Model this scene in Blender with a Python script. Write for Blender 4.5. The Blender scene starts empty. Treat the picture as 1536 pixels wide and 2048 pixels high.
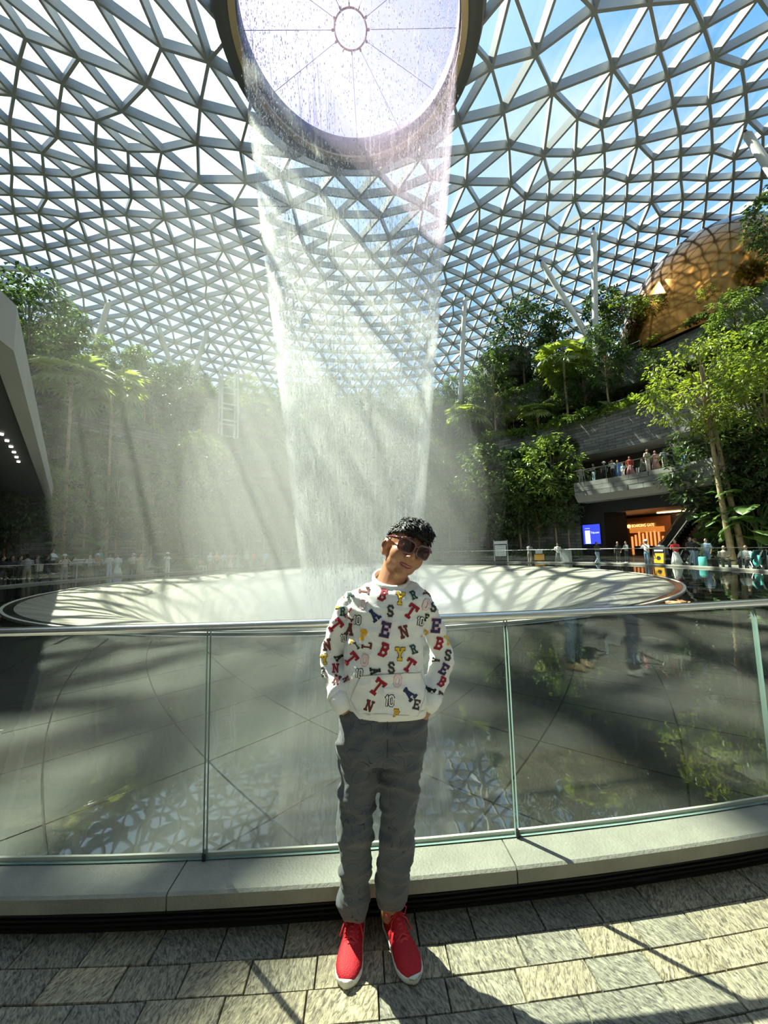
import bpy, bmesh, math, random
from mathutils import Vector, Matrix, noise
from mathutils.bvhtree import BVHTree

PI = math.pi
random.seed(7)
SC = bpy.context.scene
COL = SC.collection

# ------------------------------------------------------------------ camera
W, H, F = 1536.0, 2048.0, 769.0
PITCH, ROLL = math.radians(5.6), math.radians(1.47)
CAM = Vector((0, 0, 1.5))
_R0 = Vector((1, 0, 0)); _F0 = Vector((0, math.cos(PITCH), math.sin(PITCH))); _U0 = Vector((0, -math.sin(PITCH), math.cos(PITCH)))
CR = _R0 * math.cos(ROLL) - _U0 * math.sin(ROLL)
CU = _R0 * math.sin(ROLL) + _U0 * math.cos(ROLL)
CF = _F0
cam_data = bpy.data.cameras.new('camera')
cam_data.sensor_fit = 'VERTICAL'
cam_data.sensor_height = 36.0
cam_data.lens = F / H * 36.0
cam_data.clip_start = 0.05
cam_data.clip_end = 500
cam = bpy.data.objects.new('camera', cam_data)
COL.objects.link(cam)
m = Matrix((CR, CU, -CF)).transposed().to_4x4()
m.translation = CAM
cam.matrix_world = m
SC.camera = cam

# ------------------------------------------------------------------ colour management
SC.view_settings.view_transform = 'Standard'
SC.view_settings.look = 'None'
SC.view_settings.gamma = 1.0
SC.view_settings.use_curve_mapping = False
SC.view_settings.exposure = 1.0
cy = SC.cycles
cy.use_denoising = True
cy.use_adaptive_sampling = True
cy.adaptive_threshold = 0.06
cy.max_bounces = 7
cy.diffuse_bounces = 3
cy.glossy_bounces = 4
cy.transmission_bounces = 6
cy.volume_bounces = 3
cy.transparent_max_bounces = 40
cy.sample_clamp_indirect = 6.0
cy.caustics_reflective = False
cy.caustics_refractive = False

# ------------------------------------------------------------------ sun and sky
SUN_EL = math.radians(56)
SUN_H = Vector((-0.757, 0.644, 0)).normalized()
SUN = (SUN_H * math.cos(SUN_EL) + Vector((0, 0, math.sin(SUN_EL)))).normalized()
sd = bpy.data.lights.new('sun', 'SUN')
sd.energy = 10.0
sd.angle = math.radians(0.53)
sd.color = (1.0, 0.92, 0.76)
so = bpy.data.objects.new('sun', sd)
COL.objects.link(so)
so.rotation_euler = SUN.to_track_quat('Z', 'Y').to_euler()
so.location = (-30, 25, 60)

world = bpy.data.worlds.new('sky')
SC.world = world
world.use_nodes = True
nt = world.node_tree
nt.nodes.clear()
def N(tree, typ, **kw):
    n = tree.nodes.new(typ)
    for k, v in kw.items():
        setattr(n, k, v)
    return n
tc = N(nt, 'ShaderNodeTexCoord')
sep = N(nt, 'ShaderNodeSeparateXYZ'); nt.links.new(tc.outputs['Generated'], sep.inputs[0])
grad = N(nt, 'ShaderNodeValToRGB'); nt.links.new(sep.outputs['Z'], grad.inputs[0])
e = grad.color_ramp.elements
e[0].position = 0.0; e[0].color = (0.62, 0.82, 1.0, 1)
e[1].position = 0.75; e[1].color = (0.20, 0.46, 0.95, 1)
# clouds on a flat layer far above
zadd = N(nt, 'ShaderNodeMath', operation='ADD'); nt.links.new(sep.outputs['Z'], zadd.inputs[0]); zadd.inputs[1].default_value = 0.22
div = N(nt, 'ShaderNodeVectorMath', operation='DIVIDE'); nt.links.new(tc.outputs['Generated'], div.inputs[0])
cmb = N(nt, 'ShaderNodeCombineXYZ')
for i in range(3): nt.links.new(zadd.outputs[0], cmb.inputs[i])
nt.links.new(cmb.outputs[0], div.inputs[1])
cn = N(nt, 'ShaderNodeTexNoise'); cn.inputs['Scale'].default_value = 1.7; cn.inputs['Detail'].default_value = 7; cn.inputs['Roughness'].default_value = 0.58
nt.links.new(div.outputs[0], cn.inputs['Vector'])
cr = N(nt, 'ShaderNodeValToRGB'); nt.links.new(cn.outputs[0], cr.inputs[0])
cr.color_ramp.elements[0].position = 0.50; cr.color_ramp.elements[0].color = (0, 0, 0, 1)
cr.color_ramp.elements[1].position = 0.74; cr.color_ramp.elements[1].color = (1, 1, 1, 1)
dot = N(nt, 'ShaderNodeVectorMath', operation='DOT_PRODUCT'); nt.links.new(tc.outputs['Generated'], dot.inputs[0]); dot.inputs[1].default_value = SUN
glow = N(nt, 'ShaderNodeValToRGB'); nt.links.new(dot.outputs['Value'], glow.inputs[0])
ge = glow.color_ramp.elements
ge[0].position = 0.62; ge[0].color = (0, 0, 0, 1)
ge[1].position = 1.0; ge[1].color = (1, 1, 1, 1)
gm = glow.color_ramp.elements.new(0.90); gm.color = (0.38, 0.38, 0.38, 1)
mx = N(nt, 'ShaderNodeMix', data_type='RGBA'); nt.links.new(cr.outputs[0], mx.inputs['Factor']); nt.links.new(grad.outputs[0], mx.inputs[6]); mx.inputs[7].default_value = (0.95, 0.98, 1.0, 1)
mx2 = N(nt, 'ShaderNodeMix', data_type='RGBA'); nt.links.new(glow.outputs[0], mx2.inputs['Factor']); nt.links.new(mx.outputs[2], mx2.inputs[6]); mx2.inputs[7].default_value = (1.7, 1.75, 1.78, 1)
bg = N(nt, 'ShaderNodeBackground'); nt.links.new(mx2.outputs[2], bg.inputs[0]); bg.inputs[1].default_value = 0.68
wo = N(nt, 'ShaderNodeOutputWorld'); nt.links.new(bg.outputs[0], wo.inputs[0])

# ------------------------------------------------------------------ pixel and ring geometry
def ray(px, py):
    return (CF * F + CR * (px - W / 2) - CU * (py - H / 2)).normalized()
def at(px, py, Y):
    d = ray(px, py)
    return CAM + d * ((Y - CAM.y) / d.y)
def onz(px, py, z):
    d = ray(px, py)
    return CAM + d * ((z - CAM.z) / d.z)
def proj(p):
    v = Vector(p) - CAM
    dz = v.dot(CF)
    if dz < 0.05: return None
    return (W / 2 + F * v.dot(CR) / dz, H / 2 - F * v.dot(CU) / dz)
PC = Vector((-1.25, 19.95, 0))           # centre of the round pool
def pol(r, a, z=0.0):                    # a = 0 points at the camera, positive to the right
    return Vector((PC.x + r * math.sin(a), PC.y - r * math.cos(a), z))
def ang_of(p):
    return math.atan2(p[0] - PC.x, -(p[1] - PC.y))
def ring_ang(px, r, py=1090):            # far crossing of the pixel column with the ring of radius r
    d = ray(px, py); d = Vector((d.x, d.y, 0)).normalized()
    c = Vector((PC.x, PC.y, 0)); b = c.dot(d)
    t = b + math.sqrt(max(b * b - c.length_squared + r * r, 0.01))
    return ang_of(d * t)
def ztop(p, py):                         # height at which a point above p shows on pixel row py
    lo, hi = -5.0, 60.0
    for _ in range(40):
        mid = (lo + hi) / 2
        q = proj((p[0], p[1], mid))
        if q[1] > py: lo = mid
        else: hi = mid
    return lo

# ------------------------------------------------------------------ materials
MATS = {}
def newmat(name):
    m = bpy.data.materials.new(name); m.use_nodes = True
    m.node_tree.nodes.clear()
    MATS[name] = m
    return m, m.node_tree
def pset(p, **kw):
    for k, v in kw.items():
        p.inputs[k].default_value = v
def rgba(c): return (c[0], c[1], c[2], 1)
def mat(name, col, rough=0.6, metal=0.0, var=0.0, scale=4.0, bump=0.0, bscale=40.0, spec=0.5, stretch=None, randval=0.0, emit=None, estr=0.0, coat=0.0):
    if name in MATS: return MATS[name]
    m, t = newmat(name)
    p = N(t, 'ShaderNodeBsdfPrincipled'); o = N(t, 'ShaderNodeOutputMaterial'); t.links.new(p.outputs[0], o.inputs[0])
    pset(p, **{'Base Color': rgba(col), 'Roughness': rough, 'Metallic': metal, 'Specular IOR Level': spec, 'Coat Weight': coat})
    if emit:
        pset(p, **{'Emission Color': rgba(emit), 'Emission Strength': estr})
    vec = None
    if var or bump:
        c = N(t, 'ShaderNodeTexCoord'); mp = N(t, 'ShaderNodeMapping'); t.links.new(c.outputs['Object'], mp.inputs[0])
        if stretch: mp.inputs['Scale'].default_value = stretch
        vec = mp.outputs[0]
    src = None
    if var:
        n = N(t, 'ShaderNodeTexNoise'); n.inputs['Scale'].default_value = scale; n.inputs['Detail'].default_value = 5; t.links.new(vec, n.inputs['Vector'])
        r = N(t, 'ShaderNodeValToRGB'); t.links.new(n.outputs[0], r.inputs[0])
        r.color_ramp.elements[0].position = 0.3; r.color_ramp.elements[1].position = 0.7
        r.color_ramp.elements[0].color = rgba([x * (1 - var) for x in col]); r.color_ramp.elements[1].color = rgba([min(1, x * (1 + var)) for x in col])
        src = r.outputs[0]
    if randval:
        oi = N(t, 'ShaderNodeObjectInfo'); hs = N(t, 'ShaderNodeHueSaturation')
        mr = N(t, 'ShaderNodeMapRange'); t.links.new(oi.outputs['Random'], mr.inputs[0]); mr.inputs[3].default_value = 1 - randval; mr.inputs[4].default_value = 1 + randval
        t.links.new(mr.outputs[0], hs.inputs['Value'])
        if src: t.links.new(src, hs.inputs['Color'])
        else: hs.inputs['Color'].default_value = rgba(col)
        src = hs.outputs[0]
    if src: t.links.new(src, p.inputs['Base Color'])
    if bump:
        n = N(t, 'ShaderNodeTexNoise'); n.inputs['Scale'].default_value = bscale; n.inputs['Detail'].default_value = 6; t.links.new(vec, n.inputs['Vector'])
        b = N(t, 'ShaderNodeBump'); b.inputs['Strength'].default_value = bump; b.inputs['Distance'].default_value = 0.02; t.links.new(n.outputs[0], b.inputs['Height']); t.links.new(b.outputs[0], p.inputs['Normal'])
    return m
def fresnel(t, ior):                     # same reflectance from either side of the sheet
    fr = N(t, 'ShaderNodeFresnel'); g = N(t, 'ShaderNodeNewGeometry'); mr = N(t, 'ShaderNodeMapRange')
    t.links.new(g.outputs['Backfacing'], mr.inputs[0]); mr.inputs[3].default_value = ior; mr.inputs[4].default_value = 1 / ior
    t.links.new(mr.outputs[0], fr.inputs[0])
    return fr
def glassmat(name, tint, ior=1.5, rough=0.0, boost=1.0):
    m, t = newmat(name)
    tr = N(t, 'ShaderNodeBsdfTransparent'); tr.inputs[0].default_value = rgba(tint)
    g = N(t, 'ShaderNodeBsdfGlossy'); g.inputs['Roughness'].default_value = rough
    fr = fresnel(t, ior)
    mu = N(t, 'ShaderNodeMath', operation='MULTIPLY'); t.links.new(fr.outputs[0], mu.inputs[0]); mu.inputs[1].default_value = boost; mu.use_clamp = True
    mxx = N(t, 'ShaderNodeMixShader'); t.links.new(mu.outputs[0], mxx.inputs[0]); t.links.new(tr.outputs[0], mxx.inputs[1]); t.links.new(g.outputs[0], mxx.inputs[2])
    o = N(t, 'ShaderNodeOutputMaterial'); t.links.new(mxx.outputs[0], o.inputs[0])
    return m
def leafmat(name, c1, c2, trans=0.35):
    m, t = newmat(name)
    oi = N(t, 'ShaderNodeObjectInfo')
    geo = N(t, 'ShaderNodeTexCoord'); n = N(t, 'ShaderNodeTexNoise'); n.inputs['Scale'].default_value = 1.3; n.inputs['Detail'].default_value = 3; t.links.new(geo.outputs['Object'], n.inputs['Vector'])
    ad = N(t, 'ShaderNodeMath', operation='MULTIPLY_ADD'); t.links.new(oi.outputs['Random'], ad.inputs[0]); ad.inputs[1].default_value = 0.35; t.links.new(n.outputs[0], ad.inputs[2])
    r = N(t, 'ShaderNodeValToRGB'); t.links.new(ad.outputs[0], r.inputs[0])
    r.color_ramp.elements[0].position = 0.35; r.color_ramp.elements[0].color = rgba(c1)
    r.color_ramp.elements[1].position = 0.95; r.color_ramp.elements[1].color = rgba(c2)
    p = N(t, 'ShaderNodeBsdfPrincipled'); t.links.new(r.outputs[0], p.inputs['Base Color']); pset(p, **{'Roughness': 0.42, 'Specular IOR Level': 0.5})
    tl = N(t, 'ShaderNodeBsdfTranslucent')
    hs = N(t, 'ShaderNodeHueSaturation'); t.links.new(r.outputs[0], hs.inputs['Color']); hs.inputs['Saturation'].default_value = 1.15; hs.inputs['Value'].default_value = 1.9; hs.inputs['Hue'].default_value = 0.48
    t.links.new(hs.outputs[0], tl.inputs[0])
    x = N(t, 'ShaderNodeMixShader'); x.inputs[0].default_value = trans; t.links.new(p.outputs[0], x.inputs[1]); t.links.new(tl.outputs[0], x.inputs[2])
    o = N(t, 'ShaderNodeOutputMaterial'); t.links.new(x.outputs[0], o.inputs[0])
    return m

# ------------------------------------------------------------------ mesh helpers
class MB:
    def __init__(s): s.v = []; s.f = []; s.m = []
    def add(s, vs, fs, mi=0):
        b = len(s.v); s.v += [tuple(x) for x in vs]
        for f in fs: s.f.append(tuple(i + b for i in f)); s.m.append(mi)
    def box(s, c, d, R=None, mi=0):
        c = Vector(c); vs = []
        for x, y, z in ((-1, -1, -1), (1, -1, -1), (1, 1, -1), (-1, 1, -1), (-1, -1, 1), (1, -1, 1), (1, 1, 1), (-1, 1, 1)):
            q = Vector((x * d[0] / 2, y * d[1] / 2, z * d[2] / 2))
            if R is not None: q = R @ q
            vs.append(c + q)
        s.add(vs, [(0, 3, 2, 1), (4, 5, 6, 7), (0, 1, 5, 4), (1, 2, 6, 5), (2, 3, 7, 6), (3, 0, 4, 7)], mi)
    def hexa(s, p, mi=0):               # eight corners, bottom four then top four
        s.add(p, [(0, 3, 2, 1), (4, 5, 6, 7), (0, 1, 5, 4), (1, 2, 6, 5), (2, 3, 7, 6), (3, 0, 4, 7)], mi)
    def rings(s, rs, closed=True, cap=True, mi=0):
        n = len(rs[0]); vs = [p for r in rs for p in r]; fs = []
        for i in range(len(rs) - 1):
            for j in range(n if closed else n - 1):
                k = (j + 1) % n
                fs.append((i * n + j, i * n + k, (i + 1) * n + k, (i + 1) * n + j))
        if cap and closed:
            fs.append(tuple(reversed(range(n)))); fs.append(tuple(range((len(rs) - 1) * n, len(rs) * n)))
        s.add(vs, fs, mi)
    def tube(s, pts, rad, n=8, mi=0, ell=None, up=None):
        pts = [Vector(p) for p in pts]
        if not hasattr(rad, '__len__'): rad = [rad] * len(pts)
        rs = []; ref = Vector(up) if up else None
        for i, p in enumerate(pts):
            t = (pts[min(i + 1, len(pts) - 1)] - pts[max(i - 1, 0)])
            if t.length < 1e-9: t = Vector((0, 0, 1))
            t.normalize()
            if ref is None:
                ref = Vector((0, 1, 0)) if abs(t.y) < 0.9 else Vector((1, 0, 0))
            a = (ref - t * ref.dot(t))
            if a.length < 1e-6: a = t.orthogonal()
            a.normalize(); b = t.cross(a); ref = a
            ea, eb = ell[i] if ell and isinstance(ell[0], (tuple, list)) else (ell if ell else (1, 1))
            rs.append([p + a * (math.cos(2 * PI * k / n) * rad[i] * ea) + b * (math.sin(2 * PI * k / n) * rad[i] * eb) for k in range(n)])
        s.rings(rs, mi=mi)
    def ball(s, c, r, n=12, m=8, R=None, mi=0):
        c = Vector(c); r = r if hasattr(r, '__len__') else (r, r, r); rs = []
        for i in range(m + 1):
            th = PI * (i + 0.02 * (1 if i == 0 else -1 if i == m else 0)) / m
            ring = []
            for k in range(n):
                q = Vector((math.sin(th) * math.cos(2 * PI * k / n) * r[0], math.sin(th) * math.sin(2 * PI * k / n) * r[1], -math.cos(th) * r[2]))
                if R is not None: q = R @ q
                ring.append(c + q)
            rs.append(ring)
        s.rings(rs, mi=mi)
    def lathe(s, prof, n, a0, a1, mi=0, closed_prof=False):      # ring about the pool centre; prof = [(r, z)]
        full = abs((a1 - a0) - 2 * PI) < 1e-6
        cols = n if full else n + 1; k = len(prof)
        vs = [pol(r, a0 + (a1 - a0) * i / n, z) for i in range(cols) for r, z in prof]; fs = []
        for i in range(n):
            j = (i + 1) % cols
            for q in range(k if closed_prof else k - 1):
                w = (q + 1) % k
                fs.append((i * k + q, j * k + q, j * k + w, i * k + w))
        if closed_prof and not full:
            fs.append(tuple(range(k))); fs.append(tuple(reversed(range(n * k, n * k + k))))
        s.add(vs, fs, mi)
    def mesh(s, name, mats=(), smooth=False):
        me = bpy.data.meshes.new(name)
        me.from_pydata(s.v, [], s.f)
        for mt in (mats if isinstance(mats, (list, tuple)) else [mats]): me.materials.append(mt)
        if any(s.m): me.polygons.foreach_set('material_index', s.m)
        if smooth: me.polygons.foreach_set('use_smooth', [True] * len(me.polygons))
        me.update()
        return me
    def build(s, name, mats, parent=None, smooth=False):
        return link(name, s.mesh(name, mats, smooth), parent)
def link(name, me, parent=None, mw=None):
    o = bpy.data.objects.new(name, me); COL.objects.link(o)
    if parent: o.parent = parent
    if mw is not None: o.matrix_local = mw
    return o
def fixn(me):                            # outward normals
    b = bmesh.new(); b.from_mesh(me); bmesh.ops.recalc_face_normals(b, faces=b.faces); b.to_mesh(me); b.free()
    return me
def tag(o, label=None, cat=None, group=None, kind=None):
    if label: o['label'] = label
    if cat: o['category'] = cat
    if group: o['group'] = group
    if kind: o['kind'] = kind
    return o
def thing(name, label, cat, loc=(0, 0, 0), rz=0.0, group=None, parent=None):
    o = bpy.data.objects.new(name, None); COL.objects.link(o)
    o.empty_display_size = 0.2
    o.location = loc; o.rotation_euler = (0, 0, rz)
    return tag(o, label, cat, group)
def copy_tree(o, parent=None):
    c = o.copy(); COL.objects.link(c); c.parent = parent
    for ch in list(o.children): copy_tree(ch, c)
    return c
def remesh(mb, vox, sm=4, fac=0.5):      # fuse overlapping closed shapes into one continuous smooth surface
    me = mb.mesh('shape'); fixn(me)
    o = bpy.data.objects.new('shape', me); COL.objects.link(o)
    r = o.modifiers.new('r', 'REMESH'); r.mode = 'VOXEL'; r.voxel_size = vox; r.use_smooth_shade = True
    if sm:
        q = o.modifiers.new('s', 'SMOOTH'); q.factor = fac; q.iterations = sm
    dg = bpy.context.evaluated_depsgraph_get()
    res = bpy.data.meshes.new_from_object(o.evaluated_get(dg))
    bpy.data.objects.remove(o); bpy.data.meshes.remove(me)
    res.polygons.foreach_set('use_smooth', [True] * len(res.polygons))
    return res
def setmat(me, mt):
    me.materials.clear(); me.materials.append(mt); return me
def rnd(a, b): return random.uniform(a, b)

M_steel = mat('steel_white_paint', (0.42, 0.42, 0.41), 0.45, 0.0, 0.06, 0.5)
M_dark = mat('dark_metal', (0.03, 0.03, 0.032), 0.45, 0.3)
M_black = mat('black_matte', (0.012, 0.012, 0.013), 0.7)
M_inox = mat('brushed_steel', (0.62, 0.62, 0.60), 0.22, 1.0, 0.05, 30)
M_pane = glassmat('roof_glass', (0.90, 0.97, 0.96), 1.45)
M_bal = glassmat('balustrade_glass', (0.95, 0.97, 0.957), 1.5, boost=1.0)
M_edge = mat('glass_edge', (0.20, 0.30, 0.27), 0.15, 0.0, spec=0.8)
# ================================================================== THE PLACE
def mat_paver():
    m, t = newmat('slate_paver')
    p = N(t, 'ShaderNodeBsdfPrincipled'); o = N(t, 'ShaderNodeOutputMaterial'); t.links.new(p.outputs[0], o.inputs[0])
    c = N(t, 'ShaderNodeTexCoord'); oi = N(t, 'ShaderNodeObjectInfo')
    rot = N(t, 'ShaderNodeVectorRotate', rotation_type='Z_AXIS'); t.links.new(c.outputs['Object'], rot.inputs['Vector'])
    mr = N(t, 'ShaderNodeMapRange'); t.links.new(oi.outputs['Random'], mr.inputs[0]); mr.inputs[3].default_value = -0.9; mr.inputs[4].default_value = 0.6; t.links.new(mr.outputs[0], rot.inputs['Angle'])
    off = N(t, 'ShaderNodeVectorMath', operation='ADD'); t.links.new(rot.outputs[0], off.inputs[0])
    sc = N(t, 'ShaderNodeMath', operation='MULTIPLY'); t.links.new(oi.outputs['Random'], sc.inputs[0]); sc.inputs[1].default_value = 31.0
    t.links.new(sc.outputs[0], off.inputs[1])
    mp = N(t, 'ShaderNodeMapping'); mp.inputs['Scale'].default_value = (120, 38, 30); t.links.new(off.outputs[0], mp.inputs[0])
    n = N(t, 'ShaderNodeTexNoise'); n.inputs['Scale'].default_value = 1.0; n.inputs['Detail'].default_value = 6; n.inputs['Roughness'].default_value = 0.62; n.inputs['Distortion'].default_value = 0.9; t.links.new(mp.outputs[0], n.inputs['Vector'])
    n2 = N(t, 'ShaderNodeTexNoise'); n2.inputs['Scale'].default_value = 5; n2.inputs['Detail'].default_value = 4; t.links.new(off.outputs[0], n2.inputs['Vector'])
    r = N(t, 'ShaderNodeValToRGB'); t.links.new(n.outputs[0], r.inputs[0])
    e = r.color_ramp.elements
    e[0].position = 0.36; e[0].color = (0.085, 0.08, 0.07, 1); e[1].position = 0.62; e[1].color = (0.47, 0.44, 0.36, 1)
    r2 = N(t, 'ShaderNodeValToRGB'); t.links.new(oi.outputs['Random'], r2.inputs[0])
    r2.color_ramp.elements[0].color = (0.66, 0.66, 0.62, 1); r2.color_ramp.elements[1].color = (1.1, 0.98, 0.76, 1)
    mu = N(t, 'ShaderNodeMix', data_type='RGBA', blend_type='MULTIPLY'); mu.inputs['Factor'].default_value = 1.0; t.links.new(r.outputs[0], mu.inputs[6]); t.links.new(r2.outputs[0], mu.inputs[7])
    ov = N(t, 'ShaderNodeMix', data_type='RGBA', blend_type='OVERLAY'); ov.inputs['Factor'].default_value = 0.35; t.links.new(mu.outputs[2], ov.inputs[6]); t.links.new(n2.outputs[0], ov.inputs[7])
    t.links.new(ov.outputs[2], p.inputs['Base Color']); pset(p, Roughness=0.62)
    b = N(t, 'ShaderNodeBump'); b.inputs['Strength'].default_value = 0.8; b.inputs['Distance'].default_value = 0.006; t.links.new(n.outputs[0], b.inputs['Height']); t.links.new(b.outputs[0], p.inputs['Normal'])
    return m
M_paver = mat_paver()
M_joint = mat('dark_joint', (0.05, 0.05, 0.045), 0.9)
M_kerb = mat('kerb_granite', (0.24, 0.235, 0.195), 0.55, 0.0, 0.12, 9, 0.25, 90)
M_slab = mat('wet_granite', (0.013, 0.013, 0.012), 0.4, 0.0, 0.25, 3)
M_pjoint = mat('pool_joint', (0.006, 0.006, 0.006), 0.8)
M_hall = mat('far_paving', (0.30, 0.29, 0.26), 0.5, 0.0, 0.2, 1.2)

R_G = 18.145                    # glass line
# ground floor of the hall under everything outside the pool
mb = MB(); mb.lathe([(18.22, -0.02), (64, -0.02)], 96, 0, 2 * PI)
tag(mb.build('floor', M_hall), kind='structure')
floor = bpy.data.objects['floor']
# slate pavers near the camera, ring by ring
tile_rows = [18.25, 18.385, 18.50, 18.605, 18.72, 18.83, 18.945, 19.06, 19.17]
first_row = True
cnt = 0
for i in range(len(tile_rows) - 1):
    r0, r1 = tile_rows[i], tile_rows[i + 1]
    a = -0.19 + (0.0 if i % 2 else 0.006)
    while a < 0.19:
        da = rnd(0.0120, 0.0158)
        g = 0.0022
        mid = pol((r0 + r1) / 2, a + da / 2)
        mb = MB()
        zt = rnd(0.0, 0.003)
        base = []
        for (rr, aa) in ((r0 + g, a + g / r0), (r0 + g, a + da / 2), (r0 + g, a + da - g / r0), (r1 - g, a + da - g / r1), (r1 - g, a + da / 2), (r1 - g, a + g / r1)):
            base.append(pol(rr, aa) - mid)
        cen = sum(base, Vector()) / 6
        tops = [Vector((p.x, p.y, zt + rnd(-0.001, 0.001))) * 1 for p in [cen + (b - cen) * 0.985 for b in base]]
        mb.rings([[Vector((b.x, b.y, -0.03)) for b in base], [Vector((b.x, b.y, zt - 0.004)) for b in base], tops])
        o = mb.build('paver', M_paver, floor)
        o.location = mid; o.rotation_euler = (0, 0, 0)
        a += da; cnt += 1
mb = MB(); mb.lathe([(18.22, -0.012), (19.18, -0.012)], 40, -0.2, 0.2)
mb.build('joint_bed', M_joint, floor)

# kerb stones with a recessed black grille under the lip
kerb = tag(thing('pool_kerb', 'pale grey stone kerb running round the pool with a black grille under it', 'kerb', (PC.x, PC.y, 0)), kind=None)
inv = Matrix.Translation(-Vector((PC.x, PC.y, 0)))
def build_rel(mb, name, mt, parent, smooth=False):
    mb.v = [tuple(Vector(v) - parent.location) for v in mb.v]
    return mb.build(name, mt, parent, smooth)
P1 = onz(408, 1722, 0.18); P2 = onz(1040, 1677, 0.18)
A1, A2 = ang_of(P1), ang_of(P2)
DA = A2 - A1
NP = round(2 * PI / DA); DA = 2 * PI / NP
for k in range(NP):
    a0 = A1 + k * DA - 0.004; a1 = a0 + DA - 0.0003
    mb = MB(); mb.lathe([(18.10, -0.02), (18.10, 0.17), (18.11, 0.18), (18.302, 0.18), (18.312, 0.172), (18.312, 0.12), (18.215, 0.115), (18.215, -0.02)], 6, a0, a1, closed_prof=True)
    build_rel(mb, 'kerb_stone', M_kerb, kerb)
mb = MB(); mb.lathe([(18.22, -0.02), (18.22, 0.115)], 160, 0, 2 * PI); build_rel(mb, 'grille_backing', M_black, kerb)
for q in range(5):
    z = 0.012 + q * 0.019
    mb = MB(); mb.lathe([(18.22, z), (18.243, z), (18.243, z + 0.008), (18.22, z + 0.008)], 160, 0, 2 * PI, closed_prof=True)
    build_rel(mb, 'grille_bar', M_black, kerb)

# glass balustrade
bal = thing('glass_balustrade', 'clear glass balustrade with slim steel handrail curving round the pool', 'balustrade', (PC.x, PC.y, 0))
for k in range(NP):
    a0 = A1 + k * DA + 0.0004; a1 = A1 + (k + 1) * DA - 0.0004
    mb = MB()
    t0, t1, z0, z1, n = R_G - 0.008, R_G + 0.008, 0.185, 1.15, 6
    prof = [(t0, z0), (t0, z1), (t1, z1), (t1, z0)]
    vs = [pol(r, a0 + (a1 - a0) * i / n, z) - bal.location for i in range(n + 1) for r, z in prof]
    fs = []; ms = []
    for i in range(n):
        b = i * 4; c = b + 4
        for q in range(4):
            w = (q + 1) % 4; fs.append((b + q, c + q, c + w, b + w)); ms.append(1 if q in (1, 3) else 0)
    fs.append((0, 1, 2, 3)); ms.append(1); fs.append((n * 4 + 3, n * 4 + 2, n * 4 + 1, n * 4)); ms.append(1)
    mb.v = vs; mb.f = fs; mb.m = ms
    mb.build('glass_pane', [M_bal, M_edge], bal)
    # small dark spacer at the foot of each joint
    mb = MB(); p = pol(R_G, A1 + k * DA, 0.197); mb.box(p - bal.location, (0.014, 0.03, 0.03), Matrix.Rotation(A1 + k * DA, 3, 'Z')); mb.build('joint_spacer', M_dark, bal)
pr = []
for k in range(10):
    th = 2 * PI * k / 10
    pr.append((R_G + 0.026 * math.copysign(abs(math.cos(th)) ** 0.6, math.cos(th)), 1.168 + 0.019 * math.copysign(abs(math.sin(th)) ** 0.6, math.sin(th))))
mb = MB(); mb.lathe(pr, 240, 0, 2 * PI, closed_prof=True); build_rel(mb, 'handrail', M_inox, bal, True)
mb = MB(); mb.lathe([(R_G - 0.02, 0.18), (R_G - 0.02, 0.2), (R_G - 0.009, 0.2), (R_G - 0.009, 0.18)], 240, 0, 2 * PI, closed_prof=True); build_rel(mb, 'base_channel', mat('channel_stone', (0.62, 0.6, 0.5), 0.4), bal)

# pool floor: big dark granite slabs under a film of water
pool = tag(thing('pool_floor', None, None, (PC.x, PC.y, 0)), kind='structure')
mb = MB(); mb.lathe([(18.13, 0.03), (13.05, 0.03)], 120, 0, 2 * PI); build_rel(mb, 'slab_bed', M_pjoint, pool)
DU = 2 * PI / 90; KS = 0.057
def cell(i, j):
    u0, v0 = 0.105 + i * DU, 0.032 + j * DU
    g = 0.0005
    cs = [(u0 + g, v0 + g), (u0 + DU - g, v0 + g), (u0 + DU - g, v0 + DU - g), (u0 + g, v0 + DU - g)]
    pts = []
    for k in range(4):
        (ua, va), (ub, vb) = cs[k], cs[(k + 1) % 4]
        for q in range(3):
            u = ua + (ub - ua) * q / 3; v = va + (vb - va) * q / 3
            r = 18.0 + (u - v) / (2 * KS) - 0.035 / (2 * KS); a = (u + v) / 2
            pts.append((max(13.06, min(18.12, r)), a))
    if max(p[0] for p in pts) - min(p[0] for p in pts) < 0.05: return None
    lo_ = []
    for r, a in pts:
        q = pol(r, a, 0.06)
        if not lo_ or (q - lo_[-1]).length > 0.01: lo_.append(q)
    return lo_
def slab(mb, pts):
    mb.rings([[Vector((p.x, p.y, 0.03)) for p in pts], pts])
cells = []
for i in range(90):
    for dj in range(-3, 8):
        c_ = cell(i, i + dj)
        if c_: cells.append(c_)
def cell_area(c_):
    q = [proj(p) for p in c_]
    if any(x is None for x in q): return 0
    cx = sum(x[0] for x in q) / len(q); cyy = sum(x[1] for x in q) / len(q)
    if not (-200 < cx < W + 200 and 0 < cyy < H + 100): return 0
    return abs(sum(q[k][0] * q[(k + 1) % len(q)][1] - q[(k + 1) % len(q)][0] * q[k][1] for k in range(len(q))))
cells.sort(key=lambda c_: -cell_area(c_))
for c_ in cells[:240]:
    mb = MB(); slab(mb, c_); build_rel(mb, 'granite_slab', M_slab, pool)
mb = MB()
for c_ in cells[240:]: slab(mb, c_)
tag(build_rel(mb, 'granite_slabs_beyond', M_slab, pool), kind='stuff')
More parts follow.
